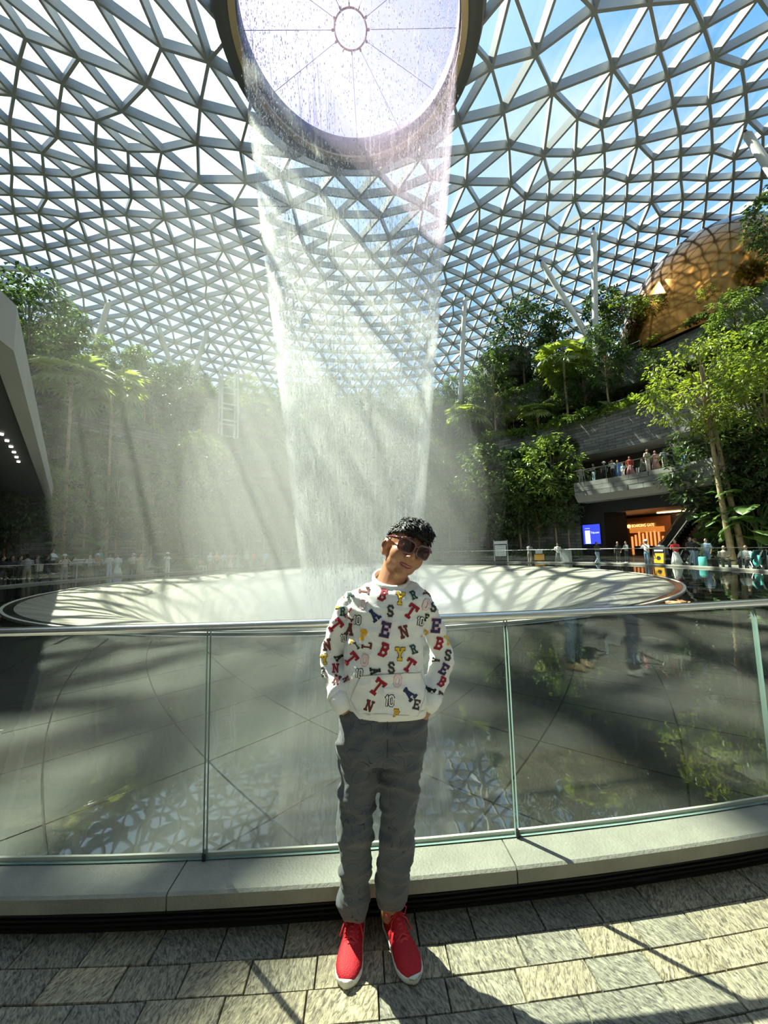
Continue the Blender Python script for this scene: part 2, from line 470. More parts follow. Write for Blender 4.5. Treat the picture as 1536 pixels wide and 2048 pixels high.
def mat_film():
    m, t = newmat('water_film')
    tr = N(t, 'ShaderNodeBsdfTransparent'); tr.inputs[0].default_value = (0.9, 0.93, 0.9, 1)
    g = N(t, 'ShaderNodeBsdfGlossy'); g.inputs['Roughness'].default_value = 0.02
    c = N(t, 'ShaderNodeTexCoord')
    n = N(t, 'ShaderNodeTexNoise'); n.inputs['Scale'].default_value = 1.6; n.inputs['Detail'].default_value = 3; n.inputs['Roughness'].default_value = 0.5; t.links.new(c.outputs['Object'], n.inputs['Vector'])
    b = N(t, 'ShaderNodeBump'); b.inputs['Strength'].default_value = 0.12; b.inputs['Distance'].default_value = 0.03; t.links.new(n.outputs[0], b.inputs['Height'])
    fr = fresnel(t, 2.3)
    t.links.new(b.outputs[0], g.inputs['Normal']); t.links.new(b.outputs[0], fr.inputs['Normal'])
    x = N(t, 'ShaderNodeMixShader'); t.links.new(fr.outputs[0], x.inputs[0]); t.links.new(tr.outputs[0], x.inputs[1]); t.links.new(g.outputs[0], x.inputs[2])
    o = N(t, 'ShaderNodeOutputMaterial'); t.links.new(x.outputs[0], o.inputs[0])
    return m
M_film = mat_film()
mb = MB(); mb.lathe([(18.105, 0.10), (16, 0.10), (14.5, 0.10), (13.10, 0.10)], 160, 0, 2 * PI)
o = build_rel(mb, 'water_film', M_film, tag(thing('pool_water', 'thin still sheet of dark water mirroring the glass roof', 'water', (PC.x, PC.y, 0))), True)

# funnel the water spins into
def mat_swirl():
    m, t = newmat('swirling_water')
    p = N(t, 'ShaderNodeBsdfPrincipled'); o = N(t, 'ShaderNodeOutputMaterial'); t.links.new(p.outputs[0], o.inputs[0])
    c = N(t, 'ShaderNodeTexCoord'); sp = N(t, 'ShaderNodeSeparateXYZ'); t.links.new(c.outputs['Object'], sp.inputs[0])
    at2 = N(t, 'ShaderNodeMath', operation='ARCTAN2'); t.links.new(sp.outputs['Y'], at2.inputs[0]); t.links.new(sp.outputs['X'], at2.inputs[1])
    ln = N(t, 'ShaderNodeVectorMath', operation='LENGTH'); cx = N(t, 'ShaderNodeCombineXYZ'); t.links.new(sp.outputs['X'], cx.inputs[0]); t.links.new(sp.outputs['Y'], cx.inputs[1]); t.links.new(cx.outputs[0], ln.inputs[0])
    ma = N(t, 'ShaderNodeMath', operation='MULTIPLY_ADD'); t.links.new(ln.outputs['Value'], ma.inputs[0]); ma.inputs[1].default_value = 0.22; t.links.new(at2.outputs[0], ma.inputs[2])
    cc = N(t, 'ShaderNodeCombineXYZ'); t.links.new(ma.outputs[0], cc.inputs[0]); t.links.new(ln.outputs['Value'], cc.inputs[1])
    mp = N(t, 'ShaderNodeMapping'); mp.inputs['Scale'].default_value = (16, 0.55, 1); t.links.new(cc.outputs[0], mp.inputs[0])
    n = N(t, 'ShaderNodeTexNoise'); n.inputs['Scale'].default_value = 1; n.inputs['Detail'].default_value = 6; n.inputs['Distortion'].default_value = 0.6; t.links.new(mp.outputs[0], n.inputs['Vector'])
    r = N(t, 'ShaderNodeValToRGB'); t.links.new(n.outputs[0], r.inputs[0])
    r.color_ramp.elements[0].position = 0.36; r.color_ramp.elements[0].color = (0.22, 0.22, 0.18, 1)
    r.color_ramp.elements[1].position = 0.66; r.color_ramp.elements[1].color = (0.46, 0.44, 0.35, 1)
    t.links.new(r.outputs[0], p.inputs['Base Color']); pset(p, **{'Roughness': 0.35, 'Specular IOR Level': 0.5})
    b = N(t, 'ShaderNodeBump'); b.inputs['Strength'].default_value = 0.6; b.inputs['Distance'].default_value = 0.08; t.links.new(n.outputs[0], b.inputs['Height']); t.links.new(b.outputs[0], p.inputs['Normal'])
    return m
fun = thing('vortex_funnel', 'wide round funnel with pale water swirling down below the falling column', 'funnel', (PC.x, PC.y, 0))
mb = MB(); mb.lathe([(13.15, 0.06), (13.15, 0.125), (13.08, 0.125), (13.08, 0.06)], 200, 0, 2 * PI, closed_prof=True); build_rel(mb, 'rim_lip', mat('pale_rim', (0.75, 0.72, 0.62), 0.3), fun)
mb = MB(); mb.lathe([(13.08, 0.11), (12.95, 0.085), (12.84, 0.09)], 200, 0, 2 * PI); build_rel(mb, 'rim_band', mat('rim_black', (0.012, 0.012, 0.012), 0.15, 0, spec=0.6), fun, True)
mb = MB(); mb.lathe([(12.86, 0.095), (12.4, 0.07), (11.6, -0.03), (10.8, -0.22), (9.8, -0.62), (8.8, -1.2), (7.8, -2.1), (6.8, -3.4), (5.9, -5.2), (5.2, -7.5), (4.7, -11)], 200, 0, 2 * PI); build_rel(mb, 'swirling_water', mat_swirl(), fun, True)

# ------------------------------------------------------------------ the glass roof
PROF = [(6.9, 32.3), (9, 33.0), (12, 33.9), (16, 34.8), (20, 35.4), (25, 35.8), (30, 35.6), (36, 34.6), (42, 32.9), (48, 30.6), (54, 27.2), (59, 22.8), (62.5, 18), (64, 13)]
def prof_z(r):
    for (r0, z0), (r1, z1) in zip(PROF, PROF[1:]):
        if r0 <= r <= r1:
            return z0 + (z1 - z0) * (r - r0) / (r1 - r0)
    return PROF[-1][1]
rings = []; r = 6.9; blocks = [(6.9, 16), (10.8, 22), (15.5, 36), (20.5, 54), (26, 78), (33, 104), (42, 130)]
par = 0
while r < 63.5:
    n = [b[1] for b in blocks if r >= b[0] - 1e-6][-1]
    L = 2 * PI * r / n
    rings.append((r, prof_z(r), n, par)); par ^= 1
    ds = 0.84 * L
    dr = 0.0
    while dr < 5:                         # march along the profile by arc length
        dr += 0.05
        if math.hypot(dr, prof_z(r + dr) - prof_z(r)) >= ds: break
    r += dr
nodes = []; start = []
for (r, z, n, q) in rings:
    start.append(len(nodes))
    for k in range(n):
        nodes.append(pol(r, 2 * PI * (k + 0.5 * q) / n + 0.036, z))
tris = []
for i in range(len(rings) - 1):
    n0, n1 = rings[i][2], rings[i + 1][2]; q0, q1 = rings[i][3], rings[i + 1][3]
    s0, s1 = start[i], start[i + 1]
    i0 = 0
    i1 = 0 if abs(q1 * 0.5 / n1 - q0 * 0.5 / n0) < 0.5 / n1 + 1e-9 else 0
    c0 = c1 = 0
    while c0 < n0 or c1 < n1:
        f0 = (c0 + 1 + 0.5 * q0) / n0; f1 = (c1 + 1 + 0.5 * q1) / n1
        if c1 >= n1 or (c0 < n0 and f0 < f1):
            tris.append((s0 + c0 % n0, s0 + (c0 + 1) % n0, s1 + c1 % n1)); c0 += 1
        else:
            tris.append((s0 + c0 % n0, s1 + (c1 + 1) % n1, s1 + c1 % n1)); c1 += 1
edges = set()
for t in tris:
    for a, b in ((0, 1), (1, 2), (2, 0)): edges.add((min(t[a], t[b]), max(t[a], t[b])))
nrm = [Vector() for _ in nodes]
for t in tris:
    nn = (nodes[t[1]] - nodes[t[0]]).cross(nodes[t[2]] - nodes[t[0]])
    if nn.z < 0: nn = -nn
    for k in t: nrm[k] += nn
nrm = [v.normalized() for v in nrm]
roof = tag(thing('ceiling', None, None), kind='structure')
def scr_area(ps):
    q = [proj(p) for p in ps]
    if any(x is None for x in q): return 0
    cx = sum(x[0] for x in q) / len(q); cy_ = sum(x[1] for x in q) / len(q)
    if not (-40 < cx < W + 40 and -40 < cy_ < H): return 0
    return abs(sum(q[i][0] * q[(i + 1) % len(q)][1] - q[(i + 1) % len(q)][0] * q[i][1] for i in range(len(q)))) / 2
def scr_len(a, b):
    q0, q1 = proj(a), proj(b)
    if not q0 or not q1: return 0
    cx = (q0[0] + q1[0]) / 2; cy_ = (q0[1] + q1[1]) / 2
    if not (-40 < cx < W + 40 and -40 < cy_ < H): return 0
    return math.hypot(q0[0] - q1[0], q0[1] - q1[1])
def pane(mb, t):
    p = [nodes[k] for k in t]; c = (p[0] + p[1] + p[2]) / 3
    n = (p[1] - p[0]).cross(p[2] - p[0]).normalized()
    if n.z < 0: n = -n; p = [p[0], p[2], p[1]]
    q = [c + (x - c) * 0.965 for x in p]
    mb.add([x - n * 0.0 for x in q] + [x + n * 0.05 for x in q], [(2, 1, 0), (3, 4, 5), (0, 1, 4, 3), (1, 2, 5, 4), (2, 0, 3, 5)])
BW, BD = 0.19, 0.60
def beam(mb, ed):
    a, b = nodes[ed[0]], nodes[ed[1]]; n = (nrm[ed[0]] + nrm[ed[1]]).normalized()
    d = (b - a).normalized(); s = d.cross(n).normalized() * (BW / 2)
    ta, tb = a + n * 0.06, b + n * 0.06; ba, bb = a - n * BD, b - n * BD
    mb.hexa([ba - s, bb - s, bb + s, ba + s, ta - s, tb - s, tb + s, ta + s])
tris.sort(key=lambda t: -scr_area([nodes[k] for k in t]))
el = sorted(edges, key=lambda ed: -scr_len(nodes[ed[0]], nodes[ed[1]]))
for t in tris[:300]:
    mb = MB(); pane(mb, t); mb.build('roof_pane', M_pane, roof)
mb = MB()
for t in tris[300:]: pane(mb, t)
tag(mb.build('roof_panes_beyond', M_pane, roof), kind='stuff')
for ed in el[:300]:
    mb = MB(); beam(mb, ed); mb.build('roof_beam', M_steel, roof)
mb = MB()
for ed in el[300:]: beam(mb, ed)
tag(mb.build('roof_beams_beyond', M_steel, roof), kind='stuff')

# oculus collar, gold lip, cable wheel and lilac-tinted cover
ocu = thing('oculus_ring', 'dark steel collar with gold lip round the roof opening above the falls', 'ring', (PC.x, PC.y, 0))
mb = MB(); mb.lathe([(6.35, 31.3), (6.35, 32.7), (7.3, 33.0), (7.9, 32.4), (7.6, 31.35)], 120, 0, 2 * PI, closed_prof=True); build_rel(mb, 'collar', mat('collar_metal', (0.16, 0.16, 0.15), 0.5, 0.2), ocu, True)
mb = MB(); mb.lathe([(6.42, 31.12), (6.42, 31.3), (6.8, 31.3), (6.8, 31.12)], 120, 0, 2 * PI, closed_prof=True); build_rel(mb, 'gold_lip', mat('gold_lip', (0.80, 0.60, 0.34), 0.35, 0.6), ocu)
mb = MB(); mb.lathe([(0.95 + 0.05 * math.cos(k * PI / 4), 32.3 + 0.05 * math.sin(k * PI / 4)) for k in range(8)], 48, 0, 2 * PI, closed_prof=True); build_rel(mb, 'hub_ring', mat('rust_brown', (0.28, 0.13, 0.09), 0.6), ocu)
M_cable = mat('cable_grey', (0.30, 0.22, 0.24), 0.5)
for k in range(12):
    a = 2 * PI * (k + 0.02) / 12
    mb = MB(); mb.tube([pol(0.97, a, 32.3), pol(6.4, a, 32.35)], 0.018, 5); build_rel(mb, 'cable', M_cable, ocu)
    mb = MB(); mb.box(pol(1.03, a, 32.3), (0.08, 0.2, 0.12), Matrix.Rotation(a, 3, 'Z')); build_rel(mb, 'cable_clamp', bpy.data.materials['rust_brown'], ocu)
mb = MB(); mb.tube([pol(0, 0, 32.6), pol(0, 0, 32.2), pol(0, 0, 31.9), pol(0, 0, 31.6)], [0.06, 0.22, 0.16, 0.05], 10); build_rel(mb, 'lamp_pendant', mat('pendant_glow', (0.9, 0.8, 0.6), 0.4, emit=(1, 0.85, 0.6), estr=1.2), ocu, True)
mb = MB(); mb.lathe([(0.0, 32.55), (6.4, 32.45)], 64, 0, 2 * PI); build_rel(mb, 'flare_tint_cover', glassmat('lilac_flare_tint', (0.70, 0.62, 0.86), 1.2), ocu)  # glass coloured lilac to imitate the flare glow over the opening
# ------------------------------------------------------------------ terraces of the valley
def mat_stone():
    m, t = newmat('coursed_stone')
    p = N(t, 'ShaderNodeBsdfPrincipled'); o = N(t, 'ShaderNodeOutputMaterial'); t.links.new(p.outputs[0], o.inputs[0])
    c = N(t, 'ShaderNodeTexCoord'); sp = N(t, 'ShaderNodeSeparateXYZ'); t.links.new(c.outputs['Object'], sp.inputs[0])
    at2 = N(t, 'ShaderNodeMath', operation='ARCTAN2'); t.links.new(sp.outputs['Y'], at2.inputs[0]); t.links.new(sp.outputs['X'], at2.inputs[1])
    mu = N(t, 'ShaderNodeMath', operation='MULTIPLY'); t.links.new(at2.outputs[0], mu.inputs[0]); mu.inputs[1].default_value = 28.0
    cc = N(t, 'ShaderNodeCombineXYZ'); t.links.new(mu.outputs[0], cc.inputs[0]); t.links.new(sp.outputs['Z'], cc.inputs[1])
    b = N(t, 'ShaderNodeTexBrick'); t.links.new(cc.outputs[0], b.inputs['Vector'])
    pset(b, Scale=1.0, **{'Color1': (0.13, 0.13, 0.125, 1), 'Color2': (0.25, 0.25, 0.235, 1), 'Mortar': (0.045, 0.045, 0.045, 1), 'Mortar Size': 0.018, 'Brick Width': 1.5, 'Row Height': 0.3, 'Bias': -0.1})
    n = N(t, 'ShaderNodeTexNoise'); n.inputs['Scale'].default_value = 3.0; n.inputs['Detail'].default_value = 6; t.links.new(c.outputs['Object'], n.inputs['Vector'])
    ov = N(t, 'ShaderNodeMix', data_type='RGBA', blend_type='OVERLAY'); ov.inputs['Factor'].default_value = 0.5; t.links.new(b.outputs[0], ov.inputs[6]); t.links.new(n.outputs[0], ov.inputs[7])
    t.links.new(ov.outputs[2], p.inputs['Base Color']); pset(p, Roughness=0.75)
    bm_ = N(t, 'ShaderNodeBump'); bm_.inputs['Strength'].default_value = 0.6; bm_.inputs['Distance'].default_value = 0.05; bm_.invert = True; t.links.new(b.outputs['Fac'], bm_.inputs['Height']); t.links.new(bm_.outputs[0], p.inputs['Normal'])
    return m
M_stone = mat_stone()
M_soil = mat('planting_soil', (0.035, 0.03, 0.02), 0.9, 0, 0.4, 2)
M_soff = mat('soffit_plaster', (0.30, 0.29, 0.26), 0.7)
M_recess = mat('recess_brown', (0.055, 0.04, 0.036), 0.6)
M_conc = mat('bridge_concrete', (0.34, 0.34, 0.31), 0.6, 0, 0.08, 0.6)

SH0 = ring_ang(1160, 26.0); SH1 = ring_ang(1440, 26.0)          # shop opening, right of the pool
if SH0 < SH1: pass
lo, hi = min(SH0, SH1), max(SH0, SH1)
O0, O1 = hi, lo + 2 * PI                                           # everything but the opening
def ring_wall(name, prof, a0=0.0, a1=2 * PI, mt=None, n=180):
    mb = MB(); mb.lathe(prof, n, a0, a1)
    me = mb; me.v = [tuple(Vector(v) - PC) for v in me.v]
    o = me.build(name, mt or M_stone); o.location = PC
    return tag(o, kind='structure')
w1 = ring_wall('wall_ground', [(26.4, 0), (26.4, 6.6)], O0, O1)
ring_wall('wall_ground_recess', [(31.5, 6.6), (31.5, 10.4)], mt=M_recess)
ring_wall('floor_upper', [(26.4, 6.6), (26.4, 6.62), (31.5, 6.62)], mt=M_soff)
ring_wall('wall_middle', [(28.0, 10.4), (28.0, 14.1), (28.25, 14.1), (28.25, 13.8)])
ring_wall('ceiling_middle', [(31.5, 10.4), (28.0, 10.4)], mt=M_soff)
ring_wall('floor_bed_middle', [(28.25, 13.8), (34.0, 13.9)], mt=M_soil)
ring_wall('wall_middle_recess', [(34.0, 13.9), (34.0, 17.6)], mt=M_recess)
ring_wall('wall_upper', [(32.0, 17.6), (32.0, 20.9), (32.25, 20.9), (32.25, 20.6)])
ring_wall('ceiling_upper', [(34.0, 17.6), (32.0, 17.6)], mt=M_soff)
ring_wall('floor_bed_upper', [(32.25, 20.6), (40.0, 20.7)], mt=M_soil)
ring_wall('wall_top', [(40.0, 20.7), (40.0, 23.6), (52.0, 24.6), (60, 17.0), (63.5, 12), (64, 0)], mt=M_soil)
# low planter in front of the ground wall
pl = ring_wall('wall_planter', [(24.6, 0), (24.6, 0.5), (24.8, 0.5), (24.8, 0.42), (26.4, 0.42)], O0 + 0.02, O1 - 0.02)

# curved balcony with stone parapet over the shop opening
BA0, BA1 = ring_ang(1160, 24.3), ring_ang(1470, 24.3)
blo, bhi = min(BA0, BA1), max(BA0, BA1)
balc = thing('curved_balcony', 'curved stone balcony with glass rail over the dark shop entrance', 'balcony', (PC.x, PC.y, 0))
mb = MB(); mb.lathe([(24.05, 5.85), (24.05, 7.0), (27.5, 7.0), (27.5, 5.35), (24.5, 5.35)], 40, blo, bhi, closed_prof=True); build_rel(mb, 'balcony_slab', M_soff, balc)
M_course = mat('parapet_stone', (0.22, 0.22, 0.20), 0.7, 0, 0.3, 1.2, 0.3, 20, randval=0.25)
for q in range(3):
    z0 = 5.85 + q * 0.42
    a = blo - rnd(0, 0.02)
    while a < bhi:
        w = rnd(0.05, 0.09); a1 = min(a + w, bhi)
        rr = 23.95 + rnd(-0.03, 0.03)
        mb = MB(); mb.lathe([(rr, z0 + 0.012), (rr, z0 + 0.408), (24.2, z0 + 0.408), (24.2, z0 + 0.012)], 3, max(a, blo) + 0.0006, a1 - 0.0006, closed_prof=True)
        if a1 > blo + 0.002: build_rel(mb, 'stone_slab', M_course, balc)
        a += w
nb = 12
for k in range(nb):
    a0 = blo + (bhi - blo) * k / nb; a1 = blo + (bhi - blo) * (k + 1) / nb
    mb = MB(); mb.lathe([(24.1, 7.1), (24.1, 8.2), (24.12, 8.2), (24.12, 7.1)], 4, a0 + 0.0005, a1 - 0.0005, closed_prof=True); build_rel(mb, 'glass_pane', M_bal, balc)
    p = pol(24.14, a0, 7.65); mb = MB(); mb.box(p - balc.location, (0.04, 0.04, 1.1), Matrix.Rotation(a0, 3, 'Z')); mb.build('rail_post', M_inox, balc)
mb = MB(); mb.lathe([(24.07, 8.2), (24.07, 8.26), (24.15, 8.26), (24.15, 8.2)], 40, blo, bhi, closed_prof=True); build_rel(mb, 'handrail', M_inox, balc)

# shop hall behind the opening: local frame, u to the right, v away from the pool, w up
SM = (lo + hi) / 2
SO = pol(25.4, SM); EV = (SO - PC); EV.z = 0; EV.normalize(); EU = Vector((-EV.y, EV.x, 0))
if EU.dot(CR) < 0: EU = -EU
def SL(u, v, w): return SO + EU * u + EV * v + Vector((0, 0, w))
SROT = Matrix((EU, EV, Vector((0, 0, 1)))).transposed()
def upix(px, v, py=1080):                 # local u where the pixel column meets the plane at depth v
    d = ray(px, py); pt = SL(0, v, 0)
    t = (pt - CAM).dot(EV) / d.dot(EV); q = CAM + d * t
    return (q - SO).dot(EU)
def wpix(px, v, py):
    d = ray(px, py); pt = SL(0, v, 0); t = (pt - CAM).dot(EV) / d.dot(EV)
    return (CAM + d * t).z
def lbox(mb, u0, u1, v0, v1, w0, w1, mi=0):
    mb.hexa([SL(u0, v0, w0), SL(u1, v0, w0), SL(u1, v1, w0), SL(u0, v1, w0), SL(u0, v0, w1), SL(u1, v0, w1), SL(u1, v1, w1), SL(u0, v1, w1)], mi)
UL, UR = upix(1160, 0.6), upix(1445, 0.6)
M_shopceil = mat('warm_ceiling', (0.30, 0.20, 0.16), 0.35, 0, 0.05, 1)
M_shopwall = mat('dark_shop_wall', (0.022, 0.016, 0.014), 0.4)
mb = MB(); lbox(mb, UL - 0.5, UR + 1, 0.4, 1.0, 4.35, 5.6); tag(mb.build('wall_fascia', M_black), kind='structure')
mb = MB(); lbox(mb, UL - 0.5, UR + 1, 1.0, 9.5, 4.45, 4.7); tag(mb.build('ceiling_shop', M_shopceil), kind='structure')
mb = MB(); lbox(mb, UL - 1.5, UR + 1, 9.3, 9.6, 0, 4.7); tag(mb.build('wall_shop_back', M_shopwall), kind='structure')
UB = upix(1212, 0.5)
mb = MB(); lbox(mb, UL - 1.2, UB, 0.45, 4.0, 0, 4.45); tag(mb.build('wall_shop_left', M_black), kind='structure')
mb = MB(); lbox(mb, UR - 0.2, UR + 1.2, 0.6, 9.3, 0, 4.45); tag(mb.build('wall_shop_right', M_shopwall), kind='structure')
# ceiling light in the shop hall and a light cove
def area(name, loc, size, power, col, rot):
    d = bpy.data.lights.new(name, 'AREA'); d.energy = power; d.color = col; d.shape = 'RECTANGLE'; d.size = size[0]; d.size_y = size[1]
    o = bpy.data.objects.new(name, d); COL.objects.link(o); o.location = loc; o.rotation_euler = rot; return o
mb = MB(); lbox(mb, -2.2, 1.2, 7.6, 8.0, 4.36, 4.42)
lampo = tag(mb.build('ceiling_lamp', mat('shop_lamp', (1, 0.8, 0.55), 0.4, emit=(1.0, 0.55, 0.25), estr=5.0)), 'warm strip lamp under the shop hall ceiling', 'lamp')
# blue screen
su0, su1 = upix(1168, 0.40), upix(1202, 0.40); sw1, sw0 = wpix(1185, 0.4, 1049), wpix(1185, 0.4, 1088)
scr = thing('display_screen', 'blue glowing advertising screen on the dark wall beside the shop entrance', 'screen', SL((su0 + su1) / 2, 0.4, sw0))
def rel(mb, name, mt, parent, smooth=False): return build_rel(mb, name, mt, parent, smooth)
mb = MB(); lbox(mb, su0 - 0.05, su1 + 0.05, 0.36, 0.44, sw0 - 0.05, sw1 + 0.05); rel(mb, 'screen_case', M_black, scr)
mb = MB(); lbox(mb, su0, su1, 0.345, 0.36, sw0, sw1); rel(mb, 'screen_face', mat('screen_blue', (0.02, 0.03, 0.5), 0.4, emit=(0.03, 0.05, 0.85), estr=0.9), scr)
M_white_e = mat('screen_white', (0.7, 0.75, 0.85), 0.4, emit=(0.65, 0.7, 0.85), estr=0.8)
du = su1 - su0; dw = sw1 - sw0
mb = MB(); lbox(mb, su0 + du * 0.12, su0 + du * 0.42, 0.335, 0.345, sw0 + dw * 0.02, sw0 + dw * 0.70); rel(mb, 'phone_picture', M_white_e, scr)
M_blue2 = mat('screen_arc', (0.3, 0.35, 0.8), 0.4, emit=(0.25, 0.3, 0.9), estr=0.8)
mb = MB(); lbox(mb, su0 + du * 0.12, su0 + du * 0.42, 0.337, 0.345, sw0 + dw * 0.78, sw0 + dw * 0.83); rel(mb, 'phone_arc', M_blue2, scr)
def text_mesh(txt, size, ext=0.01):
    cu = bpy.data.curves.new('txt', 'FONT'); cu.body = txt; cu.size = size; cu.extrude = ext; cu.align_x = 'CENTER'; cu.align_y = 'CENTER'
    o = bpy.data.objects.new('txt', cu); COL.objects.link(o)
    me = bpy.data.meshes.new_from_object(o.evaluated_get(bpy.context.evaluated_depsgraph_get()))
    bpy.data.objects.remove(o); return me
def put_text(txt, size, u, v, w, mt, parent, name, sx=1.0):
    me = setmat(text_mesh(txt, size), mt)
    mw = Matrix((EU * sx, Vector((0, 0, 1)), -EV)).transposed().to_4x4(); mw.translation = SL(u, v, w) - parent.location
    return link(name, me, parent, mw)
put_text('Trip.com', du * 0.155, su0 + du * 0.71, 0.33, sw0 + dw * 0.58, M_white_e, scr, 'lettering', sx=0.85)
# shop front at the back of the hall
V = 9.2
shop = thing('lit_shop', 'glowing orange shop front at the back of the dark hall under the balcony', 'shop', SL(0, V, 0))
M_glow = mat('shop_glow', (0.8, 0.4, 0.15), 0.5, emit=(1.0, 0.33, 0.06), estr=0.30)
M_glow2 = mat('shop_rack_lit', (0.8, 0.5, 0.3), 0.5, emit=(1.0, 0.42, 0.12), estr=0.55)
M_copper = mat('copper_panel', (0.45, 0.19, 0.09), 0.4, 0.3)
wu0, wu1 = upix(1262, V), upix(1332, V); wb, wt = 0.1, wpix(1295, V, 1054)
mb = MB(); lbox(mb, wu0 - 0.6, wu1 + 0.6, V - 0.05, V + 0.05, 0, wpix(1295, V, 1034)); rel(mb, 'portal', M_copper, shop)
for k in range(9):
    u = wu0 + (wu1 - wu0) * (k + 0.5) / 9
    mb = MB(); lbox(mb, u - 0.07, u + 0.07, V - 0.16, V - 0.06, 0.3, wt - rnd(0.3, 1.0)); rel(mb, 'lit_rack', M_glow2, shop)
mb = MB(); lbox(mb, wu0, wu1, V - 0.12, V - 0.05, wt - 0.55, wt); rel(mb, 'lit_header', M_glow, shop)
for s_ in (0.3, 0.72):
    u = wu0 + (wu1 - wu0) * s_
    mb = MB(); lbox(mb, u - 0.6, u + 0.6, V - 0.18, V - 0.17, 0.2, 1.2); rel(mb, 'display_table', M_shopwall, shop)
sign = thing('shop_sign', 'glowing yellow letter sign reading BOARDING GATE over the shop front', 'sign', SL(0, V - 0.2, 3))
M_sign = mat('sign_glow', (1, 0.8, 0.4), 0.5, emit=(1.0, 0.62, 0.2), estr=1.2)
uu0, uu1 = upix(1257, V - 0.2), upix(1313, V - 0.2); wS = wpix(1285, V - 0.2, 1051)
put_text('BOARDING GATE', 0.44, uu0 + (uu1 - uu0) * 0.57, V - 0.2, wS, M_sign, sign, 'lettering', sx=(uu1 - uu0) * 0.86 / 3.75)
mb = MB(); mb.tube([SL(uu0 + 0.15, V - 0.2, wS), SL(uu0 + 0.15, V - 0.15, wS)], 0.2, 14); rel(mb, 'round_emblem', M_sign, sign)
# copper round kiosk on the left of the hall
ku = upix(1222, 4.5); kz = wpix(1222, 4.5, 1062)
ki = thing('lit_kiosk', 'small copper lit kiosk left of the shop front', 'kiosk', SL(ku, 4.5, 0))
for q in range(5):
    mb = MB(); lbox(mb, ku - 0.45, ku + 0.45, 4.5, 5.2, 1.9 + q * 0.42, 2.2 + q * 0.42); rel(mb, 'copper_band', M_copper if q % 2 else M_glow, ki)
mb = MB(); lbox(mb, ku - 0.42, ku + 0.42, 4.6, 5.1, 0, 4.0); rel(mb, 'core', M_shopwall, ki)
# escalator
es = thing('escalator', 'dark escalator with bright handrails climbing to the right inside the shop hall', 'escalator', SL(upix(1310, 2.0), 2.0, 0))
e0, e1 = upix(1318, 2.2, 1088), upix(1420, 2.2, 960)
for vv in (2.0, 3.6):
    mb = MB(); mb.tube([SL(e0 - 0.6, vv, 1.0), SL(e0, vv, 1.1), SL(e1 - 0.4, vv, 6.3), SL(e1, vv, 6.4)], 0.05, 6); rel(mb, 'handrail', M_inox, es)
    mb = MB(); mb.add([SL(e0, vv, 0.2), SL(e1, vv, 5.4), SL(e1, vv, 6.3), SL(e0, vv, 1.05), SL(e0, vv + 0.03, 0.2), SL(e1, vv + 0.03, 5.4), SL(e1, vv + 0.03, 6.3), SL(e0, vv + 0.03, 1.05)], [(0, 1, 2, 3), (7, 6, 5, 4), (0, 4, 5, 1), (3, 2, 6, 7)]); rel(mb, 'side_glass', mat('smoked_glass', (0.02, 0.02, 0.02), 0.1), es)
    mb = MB(); mb.tube([SL(e0, vv - 0.05, 0.2), SL(e1, vv - 0.05, 5.4)], 0.06, 6); rel(mb, 'skirt_rail', M_inox, es)
ns = 22
for k in range(ns):
    u = e0 + (e1 - e0) * k / ns; w = 0.05 + 5.2 * k / ns
    mb = MB(); lbox(mb, u, u + (e1 - e0) / ns, 2.05, 3.55, w, w + 0.22); rel(mb, 'step', M_dark, es)

# ------------------------------------------------------------------ bridge deck at the left edge
br = thing('concrete_bridge', 'pale concrete bridge deck with dark underside at the left edge', 'bridge', (-14, 12, 0))
bd = Vector((-0.635, 0.773, 0)).normalized(); bn = Vector((-0.773, -0.635, 0))
b0 = Vector((-7.5, 7.5, 0))
bpath = [b0 + bd * s_ for s_ in (31, 24, 16, 8, 0)] + [Vector((-6.9, 5.4, 0)), Vector((-7.0, 2.5, 0)), Vector((-8.2, -1.0, 0)), Vector((-10.5, -4.5, 0)), Vector((-14, -8, 0))]
def deck(prof):
    mb = MB(); rs = []
    for i, c in enumerate(bpath):
        t = (bpath[min(i + 1, len(bpath) - 1)] - bpath[max(i - 1, 0)]).normalized()
        nn = Vector((t.y, -t.x, 0))
        rs.append([c + nn * u + Vector((0, 0, w)) for u, w in prof])
    mb.rings(rs); return mb
rel(deck([(0.0, 5.75), (0.0, 6.72), (0.35, 6.72), (0.35, 5.75)]), 'edge_beam', M_conc, br)
rel(deck([(0.35, 5.9), (0.35, 6.5), (8.5, 6.5), (8.5, 5.9)]), 'deck_slab', mat('deck_dark', (0.07, 0.07, 0.068), 0.6), br)
M_spot = mat('downlight', (1, 0.95, 0.8), 0.4, emit=(1, 0.95, 0.8), estr=2.5)
for (px, py) in ((3, 868), (14, 881), (22, 893), (28, 904), (33, 914), (37, 923)):
    c = onz(px, py, 5.88); c.z = 0
    mb = MB(); mb.tube([c + Vector((0, 0, 5.84)), c + Vector((0, 0, 5.91))], 0.06, 10); rel(mb, 'downlight', M_spot, br)

